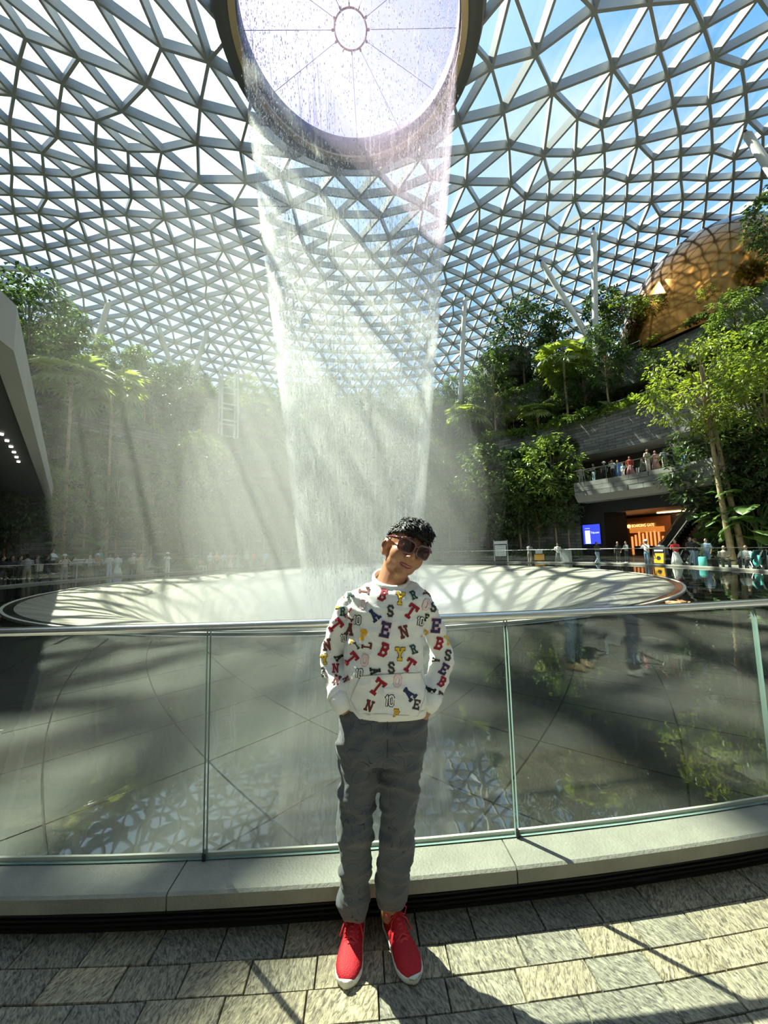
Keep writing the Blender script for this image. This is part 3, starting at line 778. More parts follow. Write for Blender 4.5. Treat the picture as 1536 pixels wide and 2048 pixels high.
# ------------------------------------------------------------------ bronze dome and upper right deck
bz_a = ring_ang(1500, 41.6); bc = pol(41.6, bz_a, 20.4); bR = 192 * (bc - CAM).dot(CF) / F; bH = ztop((bc.x, bc.y), 472) - bc.z
dome = thing('bronze_dome', 'big mirror polished bronze dome above the terraces at right', 'dome', bc)
def mat_bronze():
    m, t = newmat('bronze_mirror')
    p = N(t, 'ShaderNodeBsdfPrincipled'); o = N(t, 'ShaderNodeOutputMaterial'); t.links.new(p.outputs[0], o.inputs[0])
    pset(p, **{'Base Color': (0.34, 0.15, 0.035, 1), 'Metallic': 1.0, 'Roughness': 0.12})
    c = N(t, 'ShaderNodeTexCoord'); n = N(t, 'ShaderNodeTexNoise'); n.inputs['Scale'].default_value = 0.35; n.inputs['Detail'].default_value = 1; t.links.new(c.outputs['Object'], n.inputs['Vector'])
    b = N(t, 'ShaderNodeBump'); b.inputs['Strength'].default_value = 0.25; b.inputs['Distance'].default_value = 0.5; t.links.new(n.outputs[0], b.inputs['Height']); t.links.new(b.outputs[0], p.inputs['Normal'])
    return m
M_bronze = mat_bronze()
mb = MB(); rs = []
for i in range(25):
    th = 0.03 + (PI * 0.5 - 0.03) * i / 24
    rs.append([Vector((bR * math.sin(th) * math.cos(2 * PI * k / 64), bR * math.sin(th) * math.sin(2 * PI * k / 64), bH * math.cos(th))) for k in range(64)])
mb.rings(rs); o = mb.build('shell', M_bronze, dome, True)
mb = MB(); mb.rings([[Vector(((bR + w) * math.cos(2 * PI * k / 64), (bR + w) * math.sin(2 * PI * k / 64), z)) for k in range(64)] for w, z in ((0.02, 0.0), (0.25, 0.0), (0.25, 0.35), (0.02, 0.35))]); mb.build('base_ring', M_bronze, dome)
# railing along the upper terrace edge at right
ra0, ra1 = ring_ang(1560, 32.4), ring_ang(1180, 32.4)
rl = thing('terrace_railing', 'thin steel railing along the top terrace edge below the bronze dome', 'railing', (PC.x, PC.y, 0))
rlo, rhi = min(ra0, ra1), max(ra0, ra1)
for z in (21.85, 21.4):
    mb = MB(); mb.lathe([(32.4, z), (32.4, z + 0.06), (32.46, z + 0.06), (32.46, z)], 40, rlo, rhi, closed_prof=True); rel(mb, 'rail', M_inox, rl)
for k in range(15):
    a = rlo + (rhi - rlo) * k / 14
    mb = MB(); p = pol(32.43, a, 21.25); mb.box(p, (0.07, 0.07, 1.3), Matrix.Rotation(a, 3, 'Z')); rel(mb, 'rail_post', M_inox, rl)
ra0, ra1 = ring_ang(1560, 28.4), ring_ang(1240, 28.4); rlo, rhi = min(ra0, ra1), max(ra0, ra1)
rl = thing('terrace_railing', 'thin steel railing along the middle terrace behind the tall tree at right', 'railing', (PC.x, PC.y, 0))
mb = MB(); mb.lathe([(28.4, 15.0), (28.4, 15.06), (28.46, 15.06), (28.46, 15.0)], 40, rlo, rhi, closed_prof=True); rel(mb, 'rail', M_inox, rl)
for k in range(12):
    a = rlo + (rhi - rlo) * k / 11
    mb = MB(); p = pol(28.43, a, 14.5); mb.box(p, (0.07, 0.07, 1.1), Matrix.Rotation(a, 3, 'Z')); rel(mb, 'rail_post', M_inox, rl)

# raking roof columns
def roof_hit(px, py):
    d = ray(px, py); t = 10.0
    while t < 120:
        p = CAM + d * t
        r = math.hypot(p.x - PC.x, p.y - PC.y)
        if r > 6.9 and p.z > prof_z(r) - BD: return p
        t += 0.1
    return p
M_col = mat('column_paint', (0.60, 0.60, 0.57), 0.5)
for (x0, y0, x1, y1, lab) in [
    (1080, 520, 1160, 648, 'white raking roof column leaning right above the fan palm'),
    (1187, 455, 1191, 660, 'upright white roof column left of the bronze dome'),
    (930, 590, 921, 780, 'slender white roof column just right of the falls'),
    (1490, 262, 1570, 385, 'white raking roof column at the top right corner above the dome'),
    (113, 572, 150, 705, 'white raking roof column leaning right in the trees at far left'),
    (219, 600, 182, 722, 'white raking roof column leaning left beside the far left palms'),
    (416, 658, 386, 750, 'white raking roof column leaning left nearer the lift tower'),
    (316, 650, 347, 745, 'white raking roof column leaning right between the left tree crowns')]:
    tp = roof_hit(x0, y0); d1 = ray(x1, y1); hd = math.hypot(tp.x, tp.y); bt = CAM + d1 * (hd / math.hypot(d1.x, d1.y))
    bt2 = tp + (bt - tp) * 1.25
    w = 0.30
    th = thing('roof_column', lab, 'column', bt2)
    mb = MB(); dv = (tp - bt2)
    mb.tube([Vector(), dv * 0.03, dv * 0.94, dv * 0.975], [w * 0.8, w, w, w * 0.5], 14); mb.build('shaft', M_col, th, True)
    mb = MB(); mb.tube([dv * 0.975, dv * 1.0], [w * 0.45, w * 0.4], 10); mb.build('pin_joint', M_dark, th)
# lift tower in the mist left of the falls
la = ring_ang(453, 30.0); lp = pol(30.0, la, 0)
lt = thing('lift_tower', 'slim steel framed lift tower in the mist left of the falls', 'tower', lp, la)
z0, z1 = 12.0, ztop(lp, 738)
for sx in (-0.9, 0.9):
    for sy in (-0.8, 0.8):
        mb = MB(); mb.box((sx, sy, (z0 + z1) / 2), (0.2, 0.2, z1 - z0)); mb.build('corner_post', M_col, lt)
for k in range(6):
    z = z0 + (z1 - z0) * (k + 0.6) / 6
    for sy in (-0.8, 0.8):
        mb = MB(); mb.box((0, sy, z), (1.8, 0.14, 0.16)); mb.build('cross_bar', M_col, lt)
mb = MB(); mb.box((0, 0, z1 - 3.4), (1.5, 1.3, 2.4)); mb.build('lift_car', M_bal, lt)
# drum shaped lookout
da_ = ring_ang(1030, 36.0); dp = pol(36.0, da_, 0); dz1 = ztop(dp, 716); dz0 = ztop(dp, 762); dR = 52 / F * (dp - CAM).dot(CF)
dr = thing('round_lookout', 'round stone lookout terrace with railing above the fan palms', 'terrace', dp)
mb = MB(); n = 48
mb.rings([[Vector((rr * math.cos(2 * PI * k / n), rr * math.sin(2 * PI * k / n), z)) for k in range(n)] for rr, z in ((dR * 0.8, dz0 - 0.4), (dR, dz0), (dR, dz1), (dR - 0.2, dz1), (dR - 0.2, dz1 - 0.4), (0.1, dz1 - 0.4))]); mb.build('drum', M_stone, dr)
mb = MB(); mb.rings([[Vector((rr * math.cos(2 * PI * k / n), rr * math.sin(2 * PI * k / n), dz1 + 0.9 + dz)) for k in range(n)] for rr, dz in ((dR - 0.1, 0), (dR - 0.04, 0), (dR - 0.04, 0.06), (dR - 0.1, 0.06), (dR - 0.1, 0))], cap=False); mb.build('rail', M_inox, dr)
for k in range(20):
    mb = MB(); mb.box(((dR - 0.07) * math.cos(2 * PI * k / 20), (dR - 0.07) * math.sin(2 * PI * k / 20), dz1 + 0.45), (0.06, 0.06, 0.95)); mb.build('rail_post', M_inox, dr)
# ================================================================== PLANTING
M_leafA = leafmat('leaf_mid', (0.05, 0.095, 0.024), (0.18, 0.26, 0.06))
M_leafB = leafmat('leaf_dark', (0.03, 0.062, 0.02), (0.10, 0.165, 0.05), 0.25)
M_leafC = leafmat('leaf_bright', (0.085, 0.15, 0.03), (0.25, 0.31, 0.062), 0.4)
M_palm = leafmat('palm_leaf', (0.08, 0.14, 0.03), (0.28, 0.34, 0.08), 0.4)
M_bark = mat('bark_pale', (0.34, 0.26, 0.15), 0.85, 0, 0.25, 6, 0.4, 30)
M_barkd = mat('bark_dark', (0.13, 0.11, 0.08), 0.85, 0, 0.25, 6)
rg = random.Random(11)
def leaf(mb, p, d, n, L, wd):
    d = d.normalized(); s = d.cross(n)
    if s.length < 1e-4: s = d.orthogonal()
    s.normalize(); u = s.cross(d)
    b = p + d * L * 0.5
    mb.add([p, b + s * wd / 2 + u * L * 0.06, p + d * L - u * L * 0.08, b - s * wd / 2 + u * L * 0.06], [(0, 1, 2), (0, 2, 3)])
def rvec(): 
    while True:
        v = Vector((rg.uniform(-1, 1), rg.uniform(-1, 1), rg.uniform(-1, 1)))
        if 0.05 < v.length < 1: return v
def tree_proto(hgt, c0, rad, ncl, nlf, L, lean=0.0, twin=False, flat=1.0, thick=0.11):
    tr = MB(); cr = MB(); tops = []
    for tw in ((-0.28, 0.28) if twin else (0.0,)):
        pts = []
        for i in range(7):
            f = i / 6
            pts.append(Vector((tw * (1 - 0.4 * f) + lean * f * hgt + 0.10 * math.sin(3 * f + tw * 5), 0.08 * math.sin(4 * f), f * (c0 + (hgt - c0) * 0.75))))
        tr.tube(pts, [thick * (1.0 - 0.65 * i / 6) for i in range(7)], 7)
        tops.append(pts[-1])
    ctr = Vector((lean * hgt, 0, (c0 + hgt) / 2))
    for c in range(ncl):
        v = rvec(); v = v.normalized() * (0.45 + 0.55 * v.length)
        cc = ctr + Vector((v.x * rad, v.y * rad, v.z * (hgt - c0) / 2))
        base = Vector((tops[c % len(tops)].x * 0.8 + lean * hgt * 0.2, 0, c0 * 0.8 + (cc.z - c0 * 0.8) * 0.55))
        if c % 3 == 0: tr.tube([base, (base + cc) / 2 + Vector((0, 0, 0.15)), cc], [0.035, 0.022, 0.01], 4)
        sz = rg.uniform(0.5, 0.95) * rad * 0.34
        for k in range(nlf):
            q = rvec(); p = cc + Vector((q.x * sz, q.y * sz, q.z * sz * 0.55 * flat))
            d = Vector((q.x, q.y, q.z * 0.4 - 0.25)) + rvec() * 0.5
            n = Vector((0, 0, 1)) + rvec() * 0.55
            l = L * rg.uniform(0.7, 1.25)
            leaf(cr, p, d, n, l, l * 0.5)
    return tr, cr
PROT = {}
def reg(kind, tr, cr, bark, lf, name, parts=('trunk', 'crown')):
    PROT[kind] = (tr.mesh(name + '_trunk', bark, True), cr.mesh(name + '_crown', lf), name, parts)
t, c = tree_proto(10, 4.0, 2.5, 95, 20, 0.40); reg('wide', t, c, M_barkd, M_leafA, 'broadleaf_tree')
t, c = tree_proto(10, 3.0, 1.8, 85, 20, 0.38); reg('slender', t, c, M_bark, M_leafB, 'slender_tree')
t, c = tree_proto(10, 5.2, 2.7, 60, 26, 0.34, flat=0.6); reg('airy', t, c, M_bark, M_leafC, 'airy_tree')
t, c = tree_proto(10, 2.2, 2.9, 120, 20, 0.42); reg('dense', t, c, M_barkd, M_leafB, 'dense_tree')
t, c = tree_proto(13.5, 8.3, 3.4, 110, 30, 0.30, lean=-0.085, twin=True, flat=0.7, thick=0.20); reg('twin', t, c, M_bark, M_leafC, 'tall_slim_tree')
# shrubs
def shrub(nl, L, droop, lf, kind, name, wd=0.42, rad=1.0, hgt=1.0):
    st = MB(); cr = MB()
    for k in range(7):
        a = rg.uniform(0, 2 * PI); st.tube([Vector((0, 0, 0)), Vector((0.3 * math.cos(a), 0.3 * math.sin(a), 0.35 * hgt)), Vector((0.6 * math.cos(a), 0.6 * math.sin(a), 0.7 * hgt))], [0.03, 0.022, 0.01], 4)
    for k in range(nl):
        v = rvec(); v = v.normalized() * (0.55 + 0.45 * v.length); v.z = abs(v.z)
        p = Vector((v.x * rad, v.y * rad, v.z * hgt))
        d = Vector((v.x, v.y, 0.35 - droop)) + rvec() * 0.5
        leaf(cr, p, d, Vector((0, 0, 1)) + rvec() * 0.5, L * rg.uniform(0.7, 1.3), L * wd)
    reg(kind, st, cr, M_barkd, lf, name, ('stem', 'foliage'))
shrub(420, 0.34, 0.3, M_leafB, 'shrubd', 'leafy_shrub')
shrub(380, 0.36, 0.3, M_leafA, 'shrubm', 'leafy_shrub')
shrub(360, 0.38, 0.2, M_leafC, 'shrubl', 'leafy_shrub')
shrub(300, 0.75, 0.9, M_leafA, 'fern', 'arching_fern', wd=0.16)
def put(kind, p, s, label, cat, group=None, rz=None, sz=None, lean=0.0):
    tm, cm, name, parts = PROT[kind]
    t = thing(name, label, cat, p, rg.uniform(0, 2 * PI) if rz is None else rz, group)
    t.scale = (s, s, s * (sz or 1))
    a = link(parts[0], tm, t); b = link(parts[1], cm, t); b['kind'] = 'stuff'
    return t
# fan palm
def fan_meshes():
    fan = MB(); nseg = 16; Rf = 1.0
    for k in range(nseg):
        a0 = -2.3 + 4.6 * k / nseg; a1 = a0 + 4.6 / nseg; am = (a0 + a1) / 2
        rr = Rf * (0.86 + 0.14 * math.cos(am * 0.6))
        P = lambda r, a, z: Vector((r * math.sin(a), r * math.cos(a), z))
        fan.add([Vector((0, 0, 0)), P(rr * 0.62, a0, 0.02), P(rr, am, -0.16), P(rr * 0.62, a1, 0.02), P(rr * 0.6, am, 0.09)], [(0, 1, 4), (0, 4, 3), (1, 2, 4), (4, 2, 3)])
    return fan.mesh('fan_leaf', M_palm)
FAN = fan_meshes()
def palm(p, hgt, rad, label, nl=15, seed=1, group=None):
    r_ = random.Random(seed); t = thing('fan_palm', label, 'palm tree', p, 0, group)
    tr = MB(); tr.tube([(0, 0, 0), (0.04, 0, hgt * 0.3), (-0.03, 0.02, hgt * 0.7), (0, 0, hgt)], [0.16, 0.12, 0.11, 0.13], 8); tr.build('trunk', M_bark, t, True)
    for k in range(nl):
        a = 2 * PI * k / nl * 2.4 + r_.uniform(-0.2, 0.2); el = 0.95 - 1.5 * (k / nl) + r_.uniform(-0.1, 0.1)
        d = Vector((math.cos(a) * math.cos(el), math.sin(a) * math.cos(el), math.sin(el)))
        L = rad * r_.uniform(0.5, 0.65)
        tip = Vector((0, 0, hgt)) + d * L
        st = MB(); st.tube([(0, 0, hgt - 0.1), (Vector((0, 0, hgt)) + tip) / 2 + Vector((0, 0, 0.06)), tip], 0.025, 4)
        so_ = st.build('leaf_stalk', M_palm, t)
        n = (Vector((0, 0, 1)) - d * d.z); n = n.normalized() if n.length > 1e-3 else Vector((1, 0, 0)); n = (n + d * 0.55).normalized()
        yv = (d - n * d.dot(n)).normalized(); xv = yv.cross(n)
        mw = Matrix((xv, yv, n)).transposed().to_4x4() @ Matrix.Scale(rad * 0.62 * r_.uniform(0.85, 1.1), 4); mw.translation = tip
        link('fan_leaf', FAN, t, mw)
    return t
# giant leaf plants
def big_leaf_mesh():
    mb = MB(); n = 8; L = 1.0; rows = []
    for i in range(n + 1):
        f = i / n; w = 0.42 * math.sin(PI * min(1, f * 0.92 + 0.08)) ** 0.75 * (1 if f < 0.98 else 0.2)
        y = f * L; z = 0.10 * math.sin(f * PI) - 0.28 * f * f
        rows.append([Vector((-w, y, z + 0.03)), Vector((-w * 0.5, y, z + 0.07)), Vector((0, y, z - 0.01)), Vector((w * 0.5, y, z + 0.07)), Vector((w, y, z + 0.03))])
    mb.rings(rows, closed=False, cap=False)
    return mb.mesh('giant_leaf', M_big, True)
M_big = leafmat('giant_leaf', (0.05, 0.11, 0.03), (0.16, 0.26, 0.07), 0.35)
BIG = big_leaf_mesh()
def giant(p, hgt, L, nl, label, seed=3, group=None):
    r_ = random.Random(seed); t = thing('giant_leaf_plant', label, 'plant', p, 0, group)
    for k in range(nl):
        a = 2 * PI * k * 0.382 + r_.uniform(-0.3, 0.3); f = r_.uniform(0.25, 1.0)
        top = Vector((math.cos(a) * L * 0.55, math.sin(a) * L * 0.55, hgt * f))
        st = MB(); st.tube([(0, 0, 0), (top.x * 0.3, top.y * 0.3, top.z * 0.7), top], [0.05, 0.035, 0.02], 5); st.build('leaf_stalk', M_big, t)
        d = Vector((math.cos(a), math.sin(a), r_.uniform(-0.5, 0.3))).normalized(); x = d.cross(Vector((0, 0, 1))).normalized(); z = x.cross(d)
        mw = Matrix((x, d, z)).transposed().to_4x4() @ Matrix.Scale(L * r_.uniform(0.75, 1.1), 4); mw.translation = top
        link('giant_leaf', BIG, t, mw)
    return t
# ---- single trees the photo shows, each set by its column, ring and top
def base(px, r, z, zref=None):
    py = 1090
    for _ in range(4):
        p = pol(r, ring_ang(px, r, py), z); py = proj((p.x, p.y, z if zref is None else zref))[1]
    return p
HPROT = {'wide': 10, 'slender': 10, 'airy': 10, 'dense': 10, 'twin': 13.5}
def tree(kind, px, r, z, ytop_, label, cat='tree', rz=None, wide=1.0):
    p = base(px, r, z); p = base(px, r, z, z + 0.65 * (ztop(p, ytop_) - z)); h = ztop(p, ytop_) - z
    o = put(kind, p, h / HPROT[kind], label, cat, None, rz)
    o.scale.x *= wide; o.scale.y *= wide
    return o
tree('twin', 1445, 24.0, 0.0, 690, 'tall tree with two slim pale trunks in front of the balcony', rz=0.0, wide=0.9)
TREES = [
    ('dense', 1042, 33.5, 20.65, 598, 'dark round topped tree beside the round lookout'),
    ('slender', 1108, 34.0, 20.65, 610, 'tree crown pierced by the raking white column'),
    ('slender', 1205, 33.5, 20.65, 560, 'tall tree by the upright column left of the bronze dome'),
    ('airy', 1245, 33.0, 20.65, 590, 'thin tree at the left foot of the bronze dome'),
    ('airy', 1312, 32.8, 20.65, 590, 'light green small tree growing in front of the bronze dome'),
    ('airy', 1415, 32.6, 20.65, 575, 'slim tree before the right part of the bronze dome'),
    ('slender', 1540, 32.6, 20.65, 372, 'dark tree at the right edge above the bronze dome'),
    ('wide', 1515, 27.2, 7.0, 655, 'bright leafy tree at the right edge beside the brick wall'),
    ('airy', 1535, 25.5, 0.4, 720, 'yellow green tree overhanging the right edge'),
    ('wide', 1300, 29.3, 13.8, 700, 'bushy tree over the middle brick wall'),
    ('slender', 1210, 28.9, 13.8, 640, 'slim tree before the dark upper gallery'),
    ('slender', 1035, 25.4, 0.4, 888, 'slim ground tree behind the white notice board'),
    ('wide', 1105, 25.4, 0.4, 870, 'leafy ground tree left of the blue screen'),
    ('wide', 970, 25.4, 0.4, 890, 'ground tree just right of the falls'),
    ('slender', 985, 29.0, 13.8, 690, 'slim tree on the middle terrace right of the falls'),
    ('wide', 385, 25.6, 0.4, 868, 'bright leafy tree in the mist left of the falls'),
    ('dense', 60, 28.6, 13.8, 545, 'tall dark tree behind the bridge at far left'),
    ('wide', 120, 33.0, 20.65, 640, 'leafy tree left of the far left column'),
    ('dense', 20, 25.2, 0.4, 905, 'dark bushy tree under the bridge at far left'),
    ('slender', 290, 29.0, 13.8, 730, 'slim tree between the palms and the lift tower'),
    ('dense', 330, 33.5, 20.65, 720, 'dark tree under the raking columns at left'),
]
for k in TREES: tree(*k)
def ptree(px, r, z, ytop_, rad_px, label, seed, nl=15):
    p = base(px, r, z); p = base(px, r, z, ztop(p, ytop_) - 1.5); rad = rad_px / F * (p - CAM).dot(CF)
    h = ztop(p, ytop_) - z - rad * 0.75
    palm(p, h, rad, label, nl, seed)
ptree(1126, 29.6, 13.8, 683, 58, 'sunlit fan palm on the middle terrace under the round lookout', 1, 17)
ptree(940, 28.8, 13.8, 803, 46, 'small sunlit fan palm close to the right side of the falls', 2)
ptree(145, 25.3, 0.4, 712, 75, 'tall fan palm with slim trunk behind the bridge end', 3, 16)
ptree(226, 25.6, 0.4, 735, 70, 'second tall fan palm right of the bridge end', 4, 16)
ptree(1075, 28.8, 13.8, 800, 36, 'low fan palm left of the sunlit terrace palm', 5)
for px, r, hh, L, nl, lab, sd_ in [
    (1470, 24.9, 4.4, 1.3, 24, 'giant leafed plant beside the balcony foot at right', 1),
    (1525, 24.7, 4.8, 1.35, 24, 'giant leafed plant at the right edge behind the bench', 2),
    (1420, 25.4, 3.2, 1.1, 16, 'giant leafed plant right of the escalator', 3),
    (180, 24.9, 3.0, 1.6, 12, 'broad leafed plant with shining leaves behind the crowd at left', 4),
    (120, 24.9, 2.8, 1.5, 12, 'broad leafed plant in the shade under the left palms', 5),
    (1500, 24.9, 3.2, 1.1, 18, 'giant leafed plant in the middle of the group at right', 8),
    (1195, 29.0, 2.0, 1.2, 9, 'broad leafed plant at the left end of the brick wall', 6)]:
    giant(base(px, r, 0.4 if r < 27 else 13.8), hh, L, nl, lab, sd_)
# ---- mass planting on every level, within sight
def span(r): 
    a, b = ring_ang(-60, r), ring_ang(1600, r)
    if a < 0: a += 2 * PI
    return b, a
def pxa(r, a, z):
    q = proj(pol(r, a, z)); return q[0] if q else -999
def mass(r0, r1, z, step, kinds, smin, smax, label, cat, group, skip=None, maxh=99, protoh=1.0):
    a0, a1 = span((r0 + r1) / 2); a = a0; made = []
    while a < a1:
        r = rg.uniform(r0, r1); aa = a + rg.uniform(-0.3, 0.3) * step / r
        x = pxa(r, aa, z)
        if not (skip and skip(x)) and -120 < x < 1660:
            s = rg.uniform(smin, smax)
            s = min(s, maxh / protoh)
            kd = rg.choice(kinds); made.append((x, kd, put(kd, pol(r, aa, z), s, label, cat, group)))
        a += step / ((r0 + r1) / 2)
    seen = {}
    for x, kd, o in sorted(made, key=lambda q: q[0]):           # tell look-alikes apart by their look, then by their place in the row
        seen[kd] = seen.get(kd, 0) + 1; n = seen[kd]
        suf = 'th' if 10 < n % 100 < 14 else {1: 'st', 2: 'nd', 3: 'rd'}.get(n % 10, 'th')
        words = label.split()
        for w_ in ('leafy', 'hanging'):
            if words[0] == w_: words = words[1:]
        o['label'] = LOOK[kd] + ' ' + ' '.join(words) + ', %d%s such from the left' % (n, suf)
LOOK = dict(shrubd='dark leafy', shrubm='mid green leafy', shrubl='bright leafy', fern='arching narrow leafed', wide='broad crowned green', slender='narrow dark', dense='dense dark', airy='light green open')
shopx = lambda x: 1150 < x < 1440
mass(24.9, 25.6, 0.42, 1.3, ['shrubd', 'shrubm', 'fern', 'shrubd'], 0.7, 1.2, 'shrub in the low ground planter', 'shrub', 'shrubs in the ground planter', shopx)
mass(25.2, 26.0, 0.42, 1.35, ['slender', 'dense', 'wide', 'slender'], 0.55, 1.0, 'tree against the ground stone wall', 'tree', 'trees along the ground wall', shopx)
mass(26.9, 27.6, 6.62, 1.1, ['dense', 'shrubd', 'wide', 'shrubm'], 0.4, 0.75, 'plant on the first gallery edge', 'plant', 'plants on the first gallery', lambda x: x > 1130)
mass(27.2, 27.9, 11.0, 1.3, ['shrubd', 'shrubm', 'shrubd'], 1.0, 1.7, 'hanging shrub against the middle stone wall', 'shrub', 'plants hanging on the middle wall', lambda x: x > 1130)
mass(28.2, 28.9, 13.85, 1.2, ['shrubd', 'shrubm', 'fern', 'shrubl'], 0.8, 1.3, 'shrub spilling over the middle terrace wall', 'shrub', 'shrubs on the middle terrace edge')
mass(29.2, 32.5, 13.85, 1.4, ['slender', 'wide', 'dense', 'airy', 'slender'], 0.4, 0.75, 'tree planted on the middle terrace', 'tree', 'trees on the middle terrace', lambda x: 1250 < x < 1440)
mass(32.4, 33.2, 20.65, 1.4, ['shrubd', 'shrubm', 'fern'], 0.8, 1.2, 'shrub spilling over the upper terrace wall', 'shrub', 'shrubs on the upper terrace edge')
mass(34.0, 39.0, 20.65, 1.6, ['dense', 'wide', 'slender'], 0.35, 0.65, 'tree on the upper terrace', 'tree', 'trees on the upper terrace', lambda x: 1240 < x < 1700)
mass(41.0, 46.0, 23.6, 1.9, ['dense', 'wide'], 0.3, 0.5, 'tree on the topmost bank', 'tree', 'trees on the top bank', lambda x: 1200 < x < 1700)
# ================================================================== PEOPLE AROUND THE POOL
def cloth(name, col, rough=0.85): return mat('cloth_' + name, col, rough, 0, 0.06, 20)
SKIN = [mat('skin_a', (0.45, 0.27, 0.18), 0.5), mat('skin_b', (0.30, 0.16, 0.10), 0.5), mat('skin_c', (0.55, 0.36, 0.26), 0.5)]
CL = {k: cloth(k, v) for k, v in dict(white=(0.78, 0.77, 0.74), cream=(0.62, 0.55, 0.42), black=(0.015, 0.015, 0.017), charcoal=(0.05, 0.05, 0.055), grey=(0.25, 0.26, 0.27), khaki=(0.33, 0.30, 0.22), jeans=(0.22, 0.34, 0.48), paleblue=(0.40, 0.55, 0.66), navy=(0.03, 0.05, 0.12), red=(0.62, 0.04, 0.04), pink=(0.62, 0.28, 0.30), orange=(0.80, 0.26, 0.06), teal=(0.10, 0.45, 0.42), blue=(0.10, 0.22, 0.55), tan=(0.46, 0.34, 0.20), olive=(0.14, 0.15, 0.10), hair=(0.012, 0.010, 0.009), brown=(0.10, 0.05, 0.03)).items()}
def stripes(name, c1, c2, axis, sc):
    m, t = newmat(name); p = N(t, 'ShaderNodeBsdfPrincipled'); o = N(t, 'ShaderNodeOutputMaterial'); t.links.new(p.outputs[0], o.inputs[0])
    c = N(t, 'ShaderNodeTexCoord'); w = N(t, 'ShaderNodeTexWave', wave_type='BANDS', bands_direction=axis); w.inputs['Scale'].default_value = sc; t.links.new(c.outputs['Object'], w.inputs['Vector'])
    r = N(t, 'ShaderNodeValToRGB'); r.color_ramp.interpolation = 'CONSTANT'; t.links.new(w.outputs[0], r.inputs[0]); r.color_ramp.elements[0].color = rgba(c1); r.color_ramp.elements[1].position = 0.5; r.color_ramp.elements[1].color = rgba(c2)
    t.links.new(r.outputs[0], p.inputs[0]); pset(p, Roughness=0.85); return m
CL['hstripe'] = stripes('cloth_hstripe', (0.75, 0.74, 0.72), (0.03, 0.02, 0.03), 'Z', 4.2)
CL['vstripe'] = stripes('cloth_vstripe', (0.75, 0.74, 0.72), (0.02, 0.02, 0.02), 'X', 5.5)
CL['pattern'] = stripes('cloth_pattern', (0.4, 0.38, 0.36), (0.03, 0.03, 0.03), 'DIAGONAL', 6)
ARMS = {'down': ((0.25, 0.03, 1.10), (0.24, -0.08, 0.86)), 'photo': ((0.27, -0.13, 1.17), (0.09, -0.33, 1.44)), 'lean': ((0.27, -0.12, 1.13), (0.19, -0.40, 1.10)), 'hold': ((0.25, -0.05, 1.12), (0.10, -0.28, 1.10)), 'hips': ((0.33, 0.05, 1.14), (0.20, -0.08, 0.98))}
PM = {}
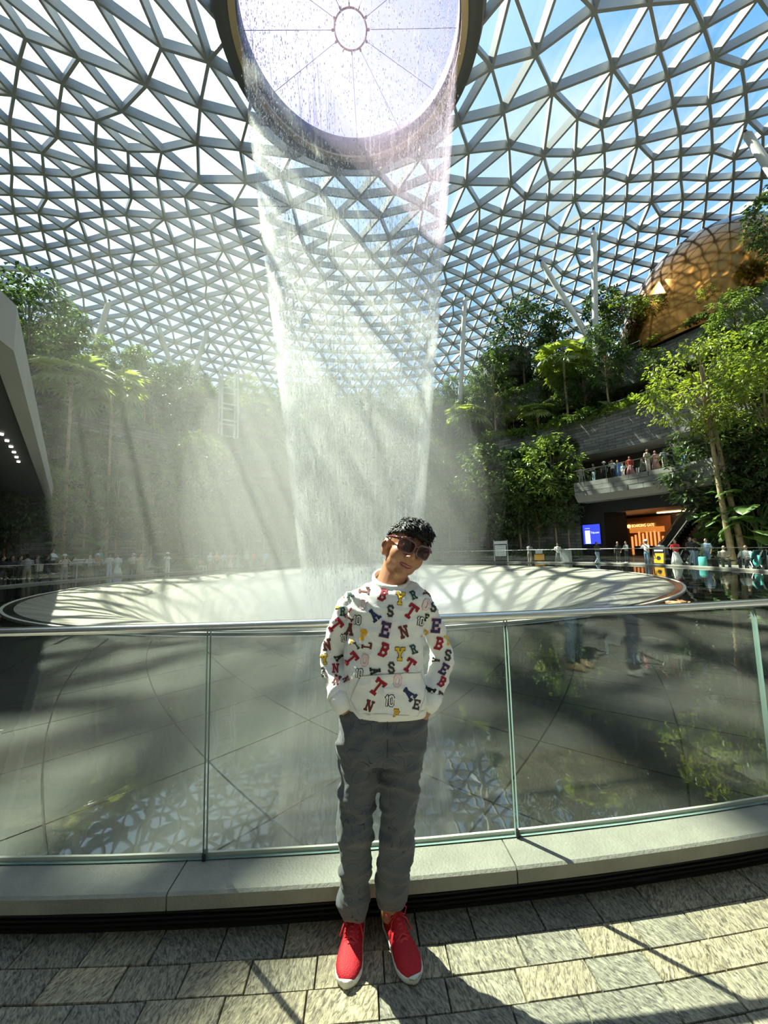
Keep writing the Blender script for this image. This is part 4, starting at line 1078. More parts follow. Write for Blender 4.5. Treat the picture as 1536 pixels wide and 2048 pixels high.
def person_meshes(legs, arms):
    key = (legs, arms)
    if key in PM: return PM[key]
    dz = -0.43 if legs == 'sit' else 0.0
    V = Vector
    if legs == 'walk': LG = {-1: [(-.09, 0, .90), (-.09, -.16, .50), (-.09, -.26, .08)], 1: [(.09, 0, .90), (.09, .03, .48), (.09, .30, .13)]}
    elif legs == 'sit': LG = {s: [(s * .09, 0, .50), (s * .13, -.44, .51), (s * .13, -.44 + (0.0 if s < 0 else -0.08), .08)] for s in (-1, 1)}
    else: LG = {s: [(s * .09, 0, .90), (s * .10, -.01, .49), (s * .11, .01, .08)] for s in (-1, 1)}
    up = lambda p: V((p[0], p[1], p[2] + dz))
    el, hd = ARMS[arms]
    def legtube(mb, s, rs, upto=1.0):
        h, k, a = [V(p) for p in LG[s]]
        if upto < 1: a = k + (a - k) * upto
        mb.tube([h, (h + k) / 2, k, (k + a) / 2, a], rs, 10)
    def armtube(mb, s, rs, upto=1.0):
        S = up((s * .17, 0, 1.38)); E = up((s * el[0], el[1], el[2])); Hn = up((s * hd[0], hd[1], hd[2]))
        pts = [S, (S + E) / 2, E, (E + Hn) / 2, Hn]
        n = 5 if upto >= 1 else 3
        mb.tube(pts[:n], rs[:n], 9)
    b = MB()
    b.ball(up((0, -.02, 1.585)), (.075, .092, .112), 14, 10); b.ball(up((0, -.06, 1.53)), (.05, .05, .05), 10, 6)
    b.ball(up((0, -.115, 1.575)), (.014, .018, .022), 8, 6)
    for s in (-1, 1): b.ball(up((s * .078, 0, 1.575)), (.014, .022, .032), 8, 6)
    b.tube([up((0, .01, 1.36)), up((0, 0, 1.50))], [.062, .055], 10)
    b.tube([up((0, 0, .88)), up((0, 0, 1.1)), up((0, 0, 1.38))], [.12, .11, .14], 12, ell=(.8, 1.1))
    for s in (-1, 1):
        armtube(b, s, [.048, .045, .038, .034, .028])
        Hn = up((s * hd[0], hd[1], hd[2])); E = up((s * el[0], el[1], el[2])); d = (Hn - E).normalized()
        b.tube([Hn - d * .02, Hn + d * .05, Hn + d * .13], [.028, .038, .02], 8, ell=(.6, 1.1))
        b.tube([Hn + d * .02, Hn + d * .05 + V((-s * .04, -.02, 0))], [.014, .011], 6)
        legtube(b, s, [.075, .07, .052, .05, .038])
        a = V(LG[s][2]); b.tube([a + V((0, .04, -.03)), a + V((0, -.06, -.045)), a + V((0, -.15, -.06))], [.035, .036, .02], 8)
    body = remesh(b, 0.016, 3)
    t = MB()
    t.tube([up((0, 0, .86)), up((0, 0, 1.0)), up((0, 0, 1.2)), up((0, 0, 1.36)), up((0, 0, 1.45))], [.145, .14, .155, .165, .075], 14, ell=[(.85, 1.15), (.8, 1.1), (.78, 1.08), (.68, 1.12), (.9, 1.0)])
    for s in (-1, 1): armtube(t, s, [.075, .07, .065, .05, .045], 0.5)
    shirt = remesh(t, 0.02, 3)
    l = MB(); l.tube([up((0, 0, .78)), up((0, 0, .9)), up((0, 0, .98))], [.14, .145, .135], 12, ell=(.85, 1.12))
    for s in (-1, 1): legtube(l, s, [.1, .092, .075, .072, .07])
    trous = remesh(l, 0.02, 3)
    k = MB(); n = 20
    if legs == 'sit': ks = [(0, 0, .56, .15), (0, -.2, .52, .19), (0, -.42, .50, .2), (0, -.47, .25, .2)]
    else: ks = [(0, 0, 1.0, .13), (0, 0, .85, .17), (0, 0, .5, .25), (.03, .02, .14, .33)]
    k.rings([[V((x + r * math.cos(2 * PI * i / n) * (1 + .06 * math.sin(5 * 2 * PI * i / n) * (1 if j > 1 else 0)), y + r * .8 * math.sin(2 * PI * i / n), z)) for i in range(n)] for j, (x, y, z, r) in enumerate(ks)])
    skirt = fixn(k.mesh('skirt', (), True))
    shoes = []
    for s in (-1, 1):
        a = V(LG[s][2]); q = MB(); q.tube([a + V((0, .07, -.045)), a + V((0, 0, -.035)), a + V((0, -.09, -.05)), a + V((0, -.18, -.06))], [.038, .05, .045, .022], 10, ell=(.75, 1.0)); q.box(a + V((0, -.055, -.075)), (.085, .25, .022)); shoes.append(remesh(q, 0.014, 1))
    h = MB(); h.ball(up((0, .012, 1.612)), (.086, .098, .095), 14, 10); h.ball(up((0, .05, 1.56)), (.076, .06, .08), 12, 8)
    hair = remesh(h, 0.018, 2)
    lh = MB(); lh.ball(up((0, .012, 1.612)), (.088, .1, .096), 14, 10); lh.tube([up((0, .055, 1.6)), up((0, .085, 1.45)), up((0, .10, 1.28))], [.085, .085, .05], 12, ell=(.6, 1.1))
    lhair = remesh(lh, 0.018, 2)
    PM[key] = dict(body=body, shirt=shirt, trousers=trous, skirt=skirt, shoes=shoes, hair=hair, lhair=lhair, dz=dz)
    return PM[key]
def hat_mesh():
    mb = MB(); n = 24
    mb.rings([[Vector((r * math.cos(2 * PI * i / n), r * 1.08 * math.sin(2 * PI * i / n), z)) for i in range(n)] for r, z in ((.17, 0), (.175, .012), (.10, .03), (.095, .10), (.06, .125), (.01, .128))]); return fixn(mb.mesh('sun_hat', (), True))
HAT = hat_mesh()
def pack_mesh():
    mb = MB(); mb.tube([(0, .0, 0), (0, .0, .06), (0, 0, .34), (0, 0, .42)], [.10, .14, .13, .08], 12, ell=(.55, 1.1)); return remesh(mb, 0.02, 2)
PACK = pack_mesh()
pr_ = random.Random(3)
def part(name, me, mt, parent, mw=None):
    o = link(name, me, parent, mw)
    if not me.materials: me.materials.append(mt)
    o.material_slots[0].link = 'OBJECT'; o.material_slots[0].material = mt
    return o
def person(p, face, label, shirt='white', low='jeans', legs='stand', arms='down', h=1.68, skirt=False, longh=False, hat=None, pack=None, skin=None, shoe='white'):
    m = person_meshes(legs, arms)
    t = thing('person', label, 'person', p, face); s = h / 1.70; t.scale = (s, s, s)
    part('body', m['body'], SKIN[pr_.randrange(3)] if skin is None else SKIN[skin], t)
    part('shirt', m['shirt'], CL[shirt], t)
    part('skirt' if skirt else 'trousers', m['skirt'] if skirt else m['trousers'], CL[low], t)
    for q in m['shoes']: part('shoe', q, CL[shoe], t)
    part('hair', m['lhair'] if longh else m['hair'], CL['hair' if pr_.random() < .75 else 'brown'], t)
    if hat: part('sun_hat', HAT, CL[hat], t, Matrix.Translation((0, 0.01, 1.645 + m['dz'])))
    if pack: part('backpack', PACK, CL[pack], t, Matrix.Translation((0, 0.17, 0.98 + m['dz'])))
    return t
def stand(px, r, z, label, turn=0.0, **k):
    a = ring_ang(px, r); p = pol(r, a, z)
    # turn 0 = facing the falls
    f = (PC - p); face = math.atan2(f.x, -f.y)     # local -Y towards the centre
    return person(p, face + turn, label, **k)
LP = [
    (8, 18.8, 0, 'person in black by the rail at the far left edge', 0.3, dict(shirt='black', low='charcoal', arms='hold')),
    (27, 19.4, 0, 'person in charcoal with folded arms left of the striped man', -0.4, dict(shirt='charcoal', low='black', arms='hold', longh=True)),
    (57, 18.75, 0, 'man in black and white striped shirt and khaki trousers at the left rail', 2.6, dict(shirt='hstripe', low='khaki', arms='hold', h=1.76)),
    (43, 19.8, 0, 'person in dark jacket behind the striped man', 0.2, dict(shirt='charcoal', low='black', arms='photo')),
    (76, 19.7, 0, 'person in grey with a pale bag right of the striped man', 0.8, dict(shirt='grey', low='olive', arms='hold')),
    (96, 19.2, 0, 'person in black leaning on the left rail', 1.2, dict(shirt='black', low='charcoal', legs='walk', arms='lean')),
    (107, 22.6, 0.42, 'person in white top and black trousers on the planter edge', 0.5, dict(shirt='white', low='black', arms='lean')),
    (131, 18.75, 0, 'woman in white sun hat and cream top at the left rail', -0.5, dict(shirt='cream', low='grey', arms='photo', hat='white', pack='tan', longh=True)),
    (150, 19.6, 0, 'person in black bending behind the woman in the sun hat', 0.6, dict(shirt='black', low='black', arms='lean', h=1.55)),
    (181, 18.8, 0, 'woman in upright black and white stripes with dark skirt', -0.3, dict(shirt='vstripe', low='black', arms='lean', skirt=True, longh=True)),
    (197, 18.85, 0, 'person in tan top and white cap holding up a phone', -0.6, dict(shirt='tan', low='black', arms='photo', hat='white')),
    (200, 23.6, 0.42, 'person in teal shirt in the planting behind the left crowd', 0.0, dict(shirt='teal', low='charcoal', arms='down')),
    (221, 22.0, 0, 'person in white top and pale trousers behind the left crowd', 0.1, dict(shirt='white', low='paleblue', arms='hips')),
    (237, 18.8, 0, 'woman in long white dress at the left rail', -1.2, dict(shirt='white', low='white', skirt=True, longh=True, arms='down')),
    (266, 18.9, 0, 'person in cream shirt with raised elbows beside the white dress', -0.3, dict(shirt='cream', low='charcoal', arms='photo')),
    (282, 19.4, 0, 'person in tan dress at the left rail in the mist', 0.2, dict(shirt='tan', low='khaki', skirt=True, longh=True)),
    (268, 23.0, 0, 'person in white shirt and sun hat back by the planter', 0.3, dict(shirt='white', low='grey', hat='white')),
    (300, 19.8, 0, 'person in grey sitting low in the mist', 0.9, dict(shirt='grey', low='charcoal', legs='sit', arms='hold')),
    (336, 18.9, 0, 'person in white taking a photo in the mist', -0.2, dict(shirt='white', low='white', arms='photo', hat='white')),
    (402, 19.0, 0, 'person in pale pink crouching in the mist', 0.4, dict(shirt='pink', low='cream', legs='sit', arms='hold')),
    (421, 19.6, 0, 'person in white at the misty rail left of the orange top', 0.1, dict(shirt='white', low='pink')),
    (434, 19.2, 0, 'person in bright orange top in the mist', -0.3, dict(shirt='orange', low='charcoal')),
    (448, 20.0, 0, 'person in white right of the orange top', 0.3, dict(shirt='white', low='grey')),
    (461, 18.9, 0, 'woman in long pink dress and headscarf in the mist', 0.0, dict(shirt='pink', low='pink', skirt=True, longh=True)),
    (476, 19.3, 0, 'person in striped shirt in the mist', 0.4, dict(shirt='vstripe', low='grey', arms='photo')),
    (493, 19.0, 0, 'person in grey with a bag in the mist', -0.5, dict(shirt='grey', low='charcoal', arms='hold')),
    (508, 19.5, 0, 'person in red top in the mist', 0.2, dict(shirt='red', low='charcoal')),
    (531, 19.1, 0, 'person in pale blue shirt nearest the falls on the left', 0.1, dict(shirt='paleblue', low='grey', h=1.75)),
    (1058, 19.0, 0, 'man in grey shirt resting both hands on the right rail', 3.0, dict(shirt='grey', low='khaki', arms='lean', h=1.75)),
    (1115, 19.2, 0, 'woman in white top and patterned skirt at the right rail', 0.2, dict(shirt='white', low='pattern', skirt=True, longh=True, arms='hold')),
    (1193, 19.0, 0, 'person in dark top and pale jeans walking past the blue screen', 1.4, dict(shirt='charcoal', low='paleblue', legs='walk', arms='hold')),
    (1235, 23.5, 0, 'person in dark clothes left in the shop entrance', 0.2, dict(shirt='black', low='charcoal')),
    (1252, 22.6, 0, 'person in grey and dark trousers in the shop entrance', -0.4, dict(shirt='grey', low='black', arms='hold', longh=True)),
    (1292, 19.1, 0, 'person in white shirt, sun hat and blue jeans at the right rail', 0.0, dict(shirt='white', low='jeans', hat='white', arms='photo')),
    (1319, 20.6, 0, 'man in white shirt behind the yellow board', 0.4, dict(shirt='white', low='charcoal', h=1.6)),
    (1350, 19.4, 0, 'woman in red jacket and long white skirt at the right rail', 0.2, dict(shirt='red', low='white', skirt=True, longh=True, arms='hold')),
    (1380, 20.2, 0, 'tall person in charcoal top and pale jeans hugging another', 1.3, dict(shirt='charcoal', low='paleblue', arms='hold', h=1.78, pack='black')),
    (1390, 20.5, 0, 'person in black top and blue jeans being hugged', -1.3, dict(shirt='black', low='jeans', arms='hold', h=1.72)),
    (1412, 20.8, 0, 'person in white sleeves and denim overalls right of the couple', 0.3, dict(shirt='paleblue', low='jeans', longh=True)),
    (1446, 19.6, 0, 'person in cream with crossed legs sitting at the left of the bench', 0.9, dict(shirt='cream', low='olive', legs='sit', arms='hold', shoe='black')),
    (1490, 19.7, 0, 'person in white shirt and dark shorts sitting on the bench by the pram', 0.5, dict(shirt='white', low='charcoal', legs='sit', arms='lean')),
    (1172, 24.5, 7.0, 'person in grey at the left end of the balcony', 0.2, dict(shirt='khaki', low='grey')),
    (1199, 24.5, 7.0, 'person in black leaning on the balcony rail', -0.4, dict(shirt='black', low='paleblue', arms='lean')),
    (1221, 24.6, 7.0, 'person in charcoal with white cap on the balcony', 0.3, dict(shirt='charcoal', low='black', hat='white')),
    (1238, 24.5, 7.0, 'person in white top on the balcony left of the blue dress', 0.0, dict(shirt='white', low='charcoal', arms='photo', longh=True)),
    (1249, 24.6, 7.0, 'person in bright blue dress on the balcony', 0.2, dict(shirt='blue', low='blue', skirt=True, h=1.6)),
    (1259, 24.5, 7.0, 'child in pale shirt on the balcony', 0.0, dict(shirt='paleblue', low='white', h=1.2)),
    (1274, 24.5, 7.0, 'woman in red headscarf and pink dress on the balcony', 0.3, dict(shirt='red', low='pink', skirt=True, longh=True)),
    (1300, 24.6, 7.0, 'person in patterned grey sitting low on the balcony', -0.3, dict(shirt='pattern', low='grey', legs='sit')),
    (1311, 24.7, 7.2, 'tall person in pale pink shirt standing upright on the balcony', 1.3, dict(shirt='cream', low='white', h=1.78)),
    (1327, 24.5, 7.0, 'person in pink coat on the balcony', 0.4, dict(shirt='pink', low='pink', skirt=True)),
    (1346, 24.6, 7.0, 'person in white leaning at the right of the balcony', 0.7, dict(shirt='white', low='cream', arms='lean')),
    (1370, 25.6, 7.9, 'person in cream on the escalator head above the balcony', 0.4, dict(shirt='cream', low='jeans', arms='hips')),
    (1386, 24.6, 7.0, 'person in dark top half hidden by the tall tree on the balcony', 0.0, dict(shirt='charcoal', low='jeans')),
]
for px, r, z, lab, turn, kw in LP: stand(px, r, z, lab, turn, **kw)
# two bystanders beside the photographer, seen mirrored in the glass
person(Vector((3.55, -0.15, 0)), math.radians(160), 'bystander in dark jeans and white trainers standing beside the photographer', 'charcoal', 'navy', arms='hold')
person(Vector((3.0, -0.65, 0)), math.radians(150), 'bystander in blue jeans and tan shoes behind the photographer', 'blue', 'jeans', arms='photo', shoe='tan')

# ------------------------------------------------------------------ things on the walkway
def rp(px, r, z=0): a = ring_ang(px, r); return pol(r, a, z), a
p, a = rp(1001, 19.6); t = thing('notice_board', 'white notice board in a pale frame at the right rail', 'sign', p, a)
M_wp = mat('white_panel', (0.75, 0.76, 0.75), 0.4); M_yel = mat('warning_yellow', (0.85, 0.42, 0.02), 0.5); M_gr = mat('grey_panel', (0.45, 0.47, 0.46), 0.5)
for s in (-.62, .62):
    mb = MB(); mb.box((s, 0, 1.05), (.07, .07, 2.1)); mb.build('post', M_gr, t)
mb = MB(); mb.box((0, 0, 1.88), (1.2, .06, .28)); mb.build('header_panel', M_wp, t)
mb = MB(); mb.box((.02, 0, 1.15), (1.02, .05, 1.0)); mb.build('notice_panel', M_wp, t)
M_ink = mat('print_grey', (0.35, 0.36, 0.37), 0.5)
for k in range(5):
    mb = MB(); mb.box((.02, .028, 1.52 - k * .18), (.8 - .1 * (k % 2), .004, .035)); mb.build('print_line', M_ink, t)
p, a = rp(1077, 19.3); t = thing('yellow_sign_bin', 'orange yellow wet floor stand with white top at the right rail', 'stand', p, a)
mb = MB(); mb.box((0, 0, .52), (.72, .32, .5)); mb.build('panel', M_yel, t)
mb = MB(); mb.box((0, 0, .98), (.5, .26, .3)); mb.build('white_top', M_wp, t)
for s in (-.3, .3):
    mb = MB(); mb.box((s, 0, .14), (.05, .3, .28)); mb.build('foot', M_dark, t)
p, a = rp(1130, 19.3); t = thing('grey_cabinet', 'low grey sloping cabinet at the right rail', 'cabinet', p, a)
mb = MB(); mb.add([(-.38, -.2, 0), (.38, -.2, 0), (.38, .2, 0), (-.38, .2, 0), (-.38, -.2, 1.05), (.38, -.2, 1.05), (.38, .2, 1.18), (-.38, .2, 1.18)], [(0, 3, 2, 1), (4, 5, 6, 7), (0, 1, 5, 4), (1, 2, 6, 5), (2, 3, 7, 6), (3, 0, 4, 7)]); mb.build('body', M_gr, t)
mb = MB(); mb.box((0, -.0, 1.16), (.8, .46, .05)); mb.build('lid', M_inox, t)
p, a = rp(1320, 19.3); t = thing('yellow_board', 'black framed yellow board sign standing before the shop entrance', 'sign', p, a)
for s in (-1, 1):
    mb = MB(); mb.box((0, s * .16, .62), (.86, .04, 1.25), Matrix.Rotation(s * .12, 3, 'X')); mb.build('leaf_panel', M_black, t)
for s in (-1, 1):
    mb = MB(); mb.box((0, s * .185, .52), (.66, .03, .62), Matrix.Rotation(s * .12, 3, 'X')); q = mb.build('yellow_print', M_yel, t)
    mb = MB(); mb.tube([(0, s * .20, .52), (0, s * .215, .52)], .14, 16); mb.build('dark_emblem', M_dark, t)
    mb = MB(); mb.box((0, s * .155, 1.0), (.6, .03, .1), Matrix.Rotation(s * .12, 3, 'X')); mb.build('white_line', M_wp, t)
p, a = rp(1402, 19.4); t = thing('turquoise_suitcase', 'turquoise hard suitcase standing beside the couple', 'suitcase', p, a)
mb = MB(); mb.tube([(0, 0, .06), (0, 0, .1), (0, 0, .6), (0, 0, .64)], [.2, .24, .24, .2], 16, ell=(.6, 1.0)); mb.build('shell', CL['teal'], t, True)
mb = MB(); mb.tube([(-.1, 0, .6), (-.1, 0, .95), (.1, 0, .95), (.1, 0, .6)], .015, 6); mb.build('pull_handle', M_inox, t)
for s in (-.15, .15):
    mb = MB(); mb.tube([(s - .02, 0, .035), (s + .02, 0, .035)], .035, 10); mb.build('wheel', M_dark, t)
def bench(px, r, L, lab):
    p, a = rp(px, r); t = thing('bench', lab, 'bench', p, a)
    for k in range(4):
        mb = MB(); mb.box((0, -.2 + k * .13, .44), (L, .11, .06)); mb.build('slat', M_dark, t)
    for s in (-1, 1):
        mb = MB(); mb.box((s * (L / 2 - .3), 0, .21), (.3, .42, .4)); mb.build('plinth', M_black, t)
bench(1465, 20.0, 3.2, 'long black slatted bench at right with two people sitting')
bench(165, 20.0, 2.2, 'dark slatted bench behind the woman in the sun hat')
bench(300, 20.3, 2.2, 'dark slatted bench in the mist at left')
def pram(px, r, lab, col):
    p, a = rp(px, r); t = thing('pram', lab, 'pram', p, a + 1.2)
    for (x, y) in ((-.25, -.35), (.25, -.35), (-.25, .35), (.25, .35)):
        mb = MB(); mb.tube([(x - .02, y, .13), (x + .02, y, .13)], .13, 14); mb.build('wheel', M_dark, t)
    for s in (-.25, .25):
        mb = MB(); mb.tube([(s, -.35, .13), (s, .1, .6), (s, .5, 1.02)], .018, 6); mb.build('frame_tube', M_inox, t)
        mb = MB(); mb.tube([(s, .35, .13), (s, 0, .5)], .018, 6); mb.build('frame_strut', M_inox, t)
    mb = MB(); mb.tube([(-.25, .5, 1.02), (.25, .5, 1.02)], .022, 8); mb.build('push_handle', M_dark, t)
    mb = MB(); mb.tube([(0, -.3, .45), (0, -.1, .42), (0, .15, .5), (0, .25, .8)], [.12, .2, .2, .12], 12, ell=(.5, 1.1)); mb.build('seat', CL[col], t, True)
    rs = []
    for k in range(7):
        th = k / 6 * 1.6; rs.append([Vector((.26 * math.cos(PI * j / 8), .25 - .42 * math.sin(th) * math.sin(PI * j / 8) ** .5, .62 + .36 * math.cos(th) * math.sin(PI * j / 8) ** .5 + .05)) for j in range(9)])
    mb = MB(); mb.rings(rs, closed=False, cap=False); mb.build('hood', CL[col], t, True)
pram(1510, 19.1, 'pram with turquoise seat at the right end of the bench', 'teal')
pram(1528, 19.3, 'black pram at the right edge of the walkway', 'charcoal')
pram(1364, 19.8, 'dark pram beside the woman in the red jacket', 'charcoal')
for px, lab in ((156, 'tilted white information panel by the left rail'), (216, 'small tilted white information panel by the white dress')):
    p, a = rp(px, 18.9); t = thing('information_panel', lab, 'sign', p, a)
    mb = MB(); mb.tube([(0, 0, 0), (0, 0, 1.1)], .04, 8); mb.build('stem', M_gr, t)
    mb = MB(); mb.box((0, 0, 1.2), (.7 if px < 200 else .4, .04, .5), Matrix.Rotation(-.75, 3, 'X')); mb.build('panel', M_wp, t)
p, a = rp(81, 19.2); t = thing('tote_bag', 'pale paper bag held at the left rail', 'bag', p + Vector((0, 0, .95)), a)
mb = MB(); mb.add([(-.17, -.06, -.2), (.17, -.06, -.2), (.17, .06, -.2), (-.17, .06, -.2), (-.2, -.08, .2), (.2, -.08, .2), (.2, .08, .2), (-.2, .08, .2)], [(0, 3, 2, 1), (0, 1, 5, 4), (1, 2, 6, 5), (2, 3, 7, 6), (3, 0, 4, 7)]); mb.build('body', CL['cream'], t)
mb = MB(); mb.tube([(-.1, 0, .2), (-.06, 0, .34), (.06, 0, .34), (.1, 0, .2)], .012, 6); mb.build('handle', CL['tan'], t)
# ================================================================== THE BOY
BY = 1.60
PXM = (at(769, 1300, BY) - at(768, 1300, BY)).length           # metres per pixel at the boy
boy_foot = Vector((at(765, 1850, BY).x, BY, 0))
boy = thing('person', 'boy in red trainers and white letter print sweatshirt posing before the falls', 'person', boy_foot)
def bl(v): return Vector(v) - boy_foot                             # world to the boy's own frame
def A(px, py, dy=0.0): return at(px, py, BY + dy)
M_skinb = mat('boy_skin', (0.42, 0.20, 0.11), 0.45, 0, 0.06, 14, spec=0.4)
def mat_fabric(name, col, bump, bs, lines=False):
    m, t = newmat(name); p = N(t, 'ShaderNodeBsdfPrincipled'); o = N(t, 'ShaderNodeOutputMaterial'); t.links.new(p.outputs[0], o.inputs[0])
    c = N(t, 'ShaderNodeTexCoord'); pset(p, **{'Base Color': rgba(col), 'Roughness': 0.9, 'Sheen Weight': 0.15, 'Specular IOR Level': 0.2})
    n = N(t, 'ShaderNodeTexNoise'); n.inputs['Scale'].default_value = bs; n.inputs['Detail'].default_value = 3; t.links.new(c.outputs['Object'], n.inputs['Vector'])
    b = N(t, 'ShaderNodeBump'); b.inputs['Strength'].default_value = bump; b.inputs['Distance'].default_value = 0.004; t.links.new(n.outputs[0], b.inputs['Height']); t.links.new(b.outputs[0], p.inputs['Normal'])
    if lines:                                                       # fine dark contour lines printed on the cloth
        n2 = N(t, 'ShaderNodeTexNoise'); n2.inputs['Scale'].default_value = 9; n2.inputs['Detail'].default_value = 0.0; n2.inputs['Distortion'].default_value = 0.8; t.links.new(c.outputs['Object'], n2.inputs['Vector'])
        mu = N(t, 'ShaderNodeMath', operation='MULTIPLY'); mu.inputs[1].default_value = 11; t.links.new(n2.outputs[0], mu.inputs[0])
        pp = N(t, 'ShaderNodeMath', operation='PINGPONG'); pp.inputs[1].default_value = 0.5; t.links.new(mu.outputs[0], pp.inputs[0])
        lt_ = N(t, 'ShaderNodeMath', operation='LESS_THAN'); lt_.inputs[1].default_value = 0.022; t.links.new(pp.outputs[0], lt_.inputs[0])
        mx_ = N(t, 'ShaderNodeMix', data_type='RGBA'); t.links.new(lt_.outputs[0], mx_.inputs['Factor']); mx_.inputs[6].default_value = rgba(col); mx_.inputs[7].default_value = rgba([x * 0.28 for x in col]); t.links.new(mx_.outputs[2], p.inputs['Base Color'])
    return m
M_sweat = mat_fabric('sweatshirt_cotton', (0.80, 0.79, 0.76), 0.25, 500)
M_rib = mat_fabric('ribbed_cotton', (0.82, 0.81, 0.77), 0.5, 260)
M_trous = mat_fabric('grey_jersey', (0.10, 0.105, 0.115), 0.25, 500, True)
def ering(c, hw, hd, n=24, tilt=0.0, sq=0.85):                      # squarish ellipse ring, half width, half depth
    out = []
    for k in range(n):
        th = 2 * PI * k / n; cx, sx = math.cos(th), math.sin(th)
        x = hw * math.copysign(abs(cx) ** sq, cx); y = hd * math.copysign(abs(sx) ** sq, sx)
        out.append(Vector((c.x + x, c.y + y, c.z + tilt * (-y))))
    return out
def folds(me, amp, seeds):                                          # soft cloth folds pressed into the surface
    for v in me.vertices:
        d = 0.0
        for (f, sx, sy, sz, w) in seeds:
            q = Vector((v.co.x * sx, v.co.y * sy, v.co.z * sz))
            nn = 1 - abs(noise.noise(q * f)) * 2
            d += w * (max(0, nn) ** 2 - 0.35)
        v.co += v.normal * d * amp
    me.update()
# --- sweatshirt
sw = MB(); S_ = PXM
torso = [(1430, 705, 850, .098), (1420, 700, 854, .106), (1402, 694, 856, .112), (1370, 690, 850, .112), (1320, 690, 845, .108), (1270, 691, 845, .106), (1225, 692, 848, .104), (1198, 692, 856, .094), (1182, 700, 851, .080), (1172, 720, 838, .068), (1165, 738, 824, .058)]
rs = []
for (py, xl, xr, hd) in torso:
    c = A((xl + xr) / 2, py); rs.append(ering(c, (xr - xl) / 2 * S_, hd, 28, tilt=0.25 if py > 1400 else (-0.22 if py < 1175 else 0.0)))
sw.rings(rs)
def limb(mb, spec, n=14):
    pts = [A(x, y, d) for x, y, d, r in spec]; mb.tube(pts, [r * S_ for x, y, d, r in spec], n)
ARM_L = [(712, 1194, .0, 24), (697, 1215, .01, 24), (681, 1250, .03, 23), (668, 1290, .05, 24), (664, 1318, .05, 25), (668, 1348, .025, 23), (673, 1375, -.01, 22), (679, 1392, -.03, 21)]
ARM_R = [(838, 1198, .0, 23), (852, 1218, .01, 23), (866, 1250, .03, 21), (878, 1288, .05, 22), (884, 1320, .05, 24), (877, 1350, .03, 23), (869, 1375, .0, 21), (864, 1390, -.015, 19)]
limb(sw, ARM_L); limb(sw, ARM_R)
swm = remesh(sw, 0.0085, 4)
folds(swm, 0.015, [(1, 9, 9, 22, .5), (1, 16, 12, 10, .35)])
# open the neck
for v in swm.vertices: v.co = bl(v.co)
setmat(swm, M_sweat); sweat = link('sweatshirt', swm, boy)
wm = bpy.data.meshes.new('w'); wm = swm.copy()
for v in wm.vertices: v.co = v.co + boy_foot
wm.calc_loop_triangles()
BVH = BVHTree.FromPolygons([v.co.copy() for v in wm.vertices], [tuple(p.vertices) for p in wm.polygons])
bpy.data.meshes.remove(wm)
# hem, cuffs and collar of ribbed knit
mb = MB(); hemr = []
for (py, xl, xr, hd) in [(1435, 708, 848, .096), (1431, 704, 852, .103), (1423, 701, 854, .107), (1417, 699, 855, .108)]:
    c = A((xl + xr) / 2, py); hemr.append([bl(p) for p in ering(c, (xr - xl) / 2 * S_, hd, 32, tilt=0.25)])
mb.rings(hemr); mb.build('hem_band', M_rib, sweat, True)
for spec in ([(676, 1384, -.02, 20), (679, 1396, -.03, 21.5), (685, 1410, -.04, 19.5), (690, 1419, -.04, 16)], [(868, 1384, -.01, 19), (864, 1396, -.02, 20), (858, 1410, -.03, 17.5), (853, 1418, -.03, 14)]):
    mb = MB(); pts = [bl(A(x, y, d)) for x, y, d, r in spec]; mb.tube(pts, [r * S_ for x, y, d, r in spec], 20); mb.build('cuff', M_rib, sweat, True)
cc = A(782, 1168); mb = MB(); rs = []
for k in range(36):
    th = 2 * PI * k / 36
    ctr = bl(Vector((cc.x + 35 * S_ * math.cos(th), cc.y + .004 + .066 * math.sin(th), cc.z + .014 + .030 * math.sin(th) - 0.010 * math.cos(th))))
    rd = Vector((math.cos(th), math.sin(th), 0))
    rs.append([ctr + rd * (.008 * math.cos(b)) + Vector((0, 0, .017 * math.sin(b))) for b in [2 * PI * j / 8 for j in range(8)]])
rs.append(rs[0]); mb.rings(rs, cap=False); mb.build('collar', M_rib, sweat, True)
# kangaroo pocket: a patch lying just proud of the front
def surf(px, py, off=0.003):
    d = ray(px, py); h, n, i, dist = BVH.ray_cast(CAM, d)
    if h is None: return None
    if n.dot(d) > 0: n = -n
    return h + n * off - d * 0.0005
PK = [(723, 1352), (840, 1345), (850, 1372), (846, 1400), (835, 1430), (716, 1425), (702, 1398), (712, 1375)]
def pip(x, y, poly):
    c = False; j = len(poly) - 1
    for i in range(len(poly)):
        xi, yi = poly[i]; xj, yj = poly[j]
        if (yi > y) != (yj > y) and x < (xj - xi) * (y - yi) / (yj - yi) + xi: c = not c
        j = i
    return c
mb = MB(); idx = {}; step = 4
def quadpatch(mb, inside, x0, x1, y0, y1, st, off):
    idx = {}; vs = []; fs = []
    def gv(x, y):
        k = (x, y)
        if k not in idx:
            p = surf(x, y, off); idx[k] = None if p is None else len(vs)
            if p is not None: vs.append(bl(p))
        return idx[k]
    y = y0
    while y < y1:
        x = x0
        while x < x1:
            if inside(x + st / 2, y + st / 2):
                q = [gv(x, y), gv(x, y + st), gv(x + st, y + st), gv(x + st, y)]
                if None not in q: fs.append(tuple(q))
            x += st
        y += st
    mb.add(vs, fs)
quadpatch(mb, lambda x, y: pip(x, y, PK), 700, 852, 1344, 1432, 2, 0.0035)
mb.build('front_pocket', M_sweat, sweat, True)
mb = MB(); seam = []
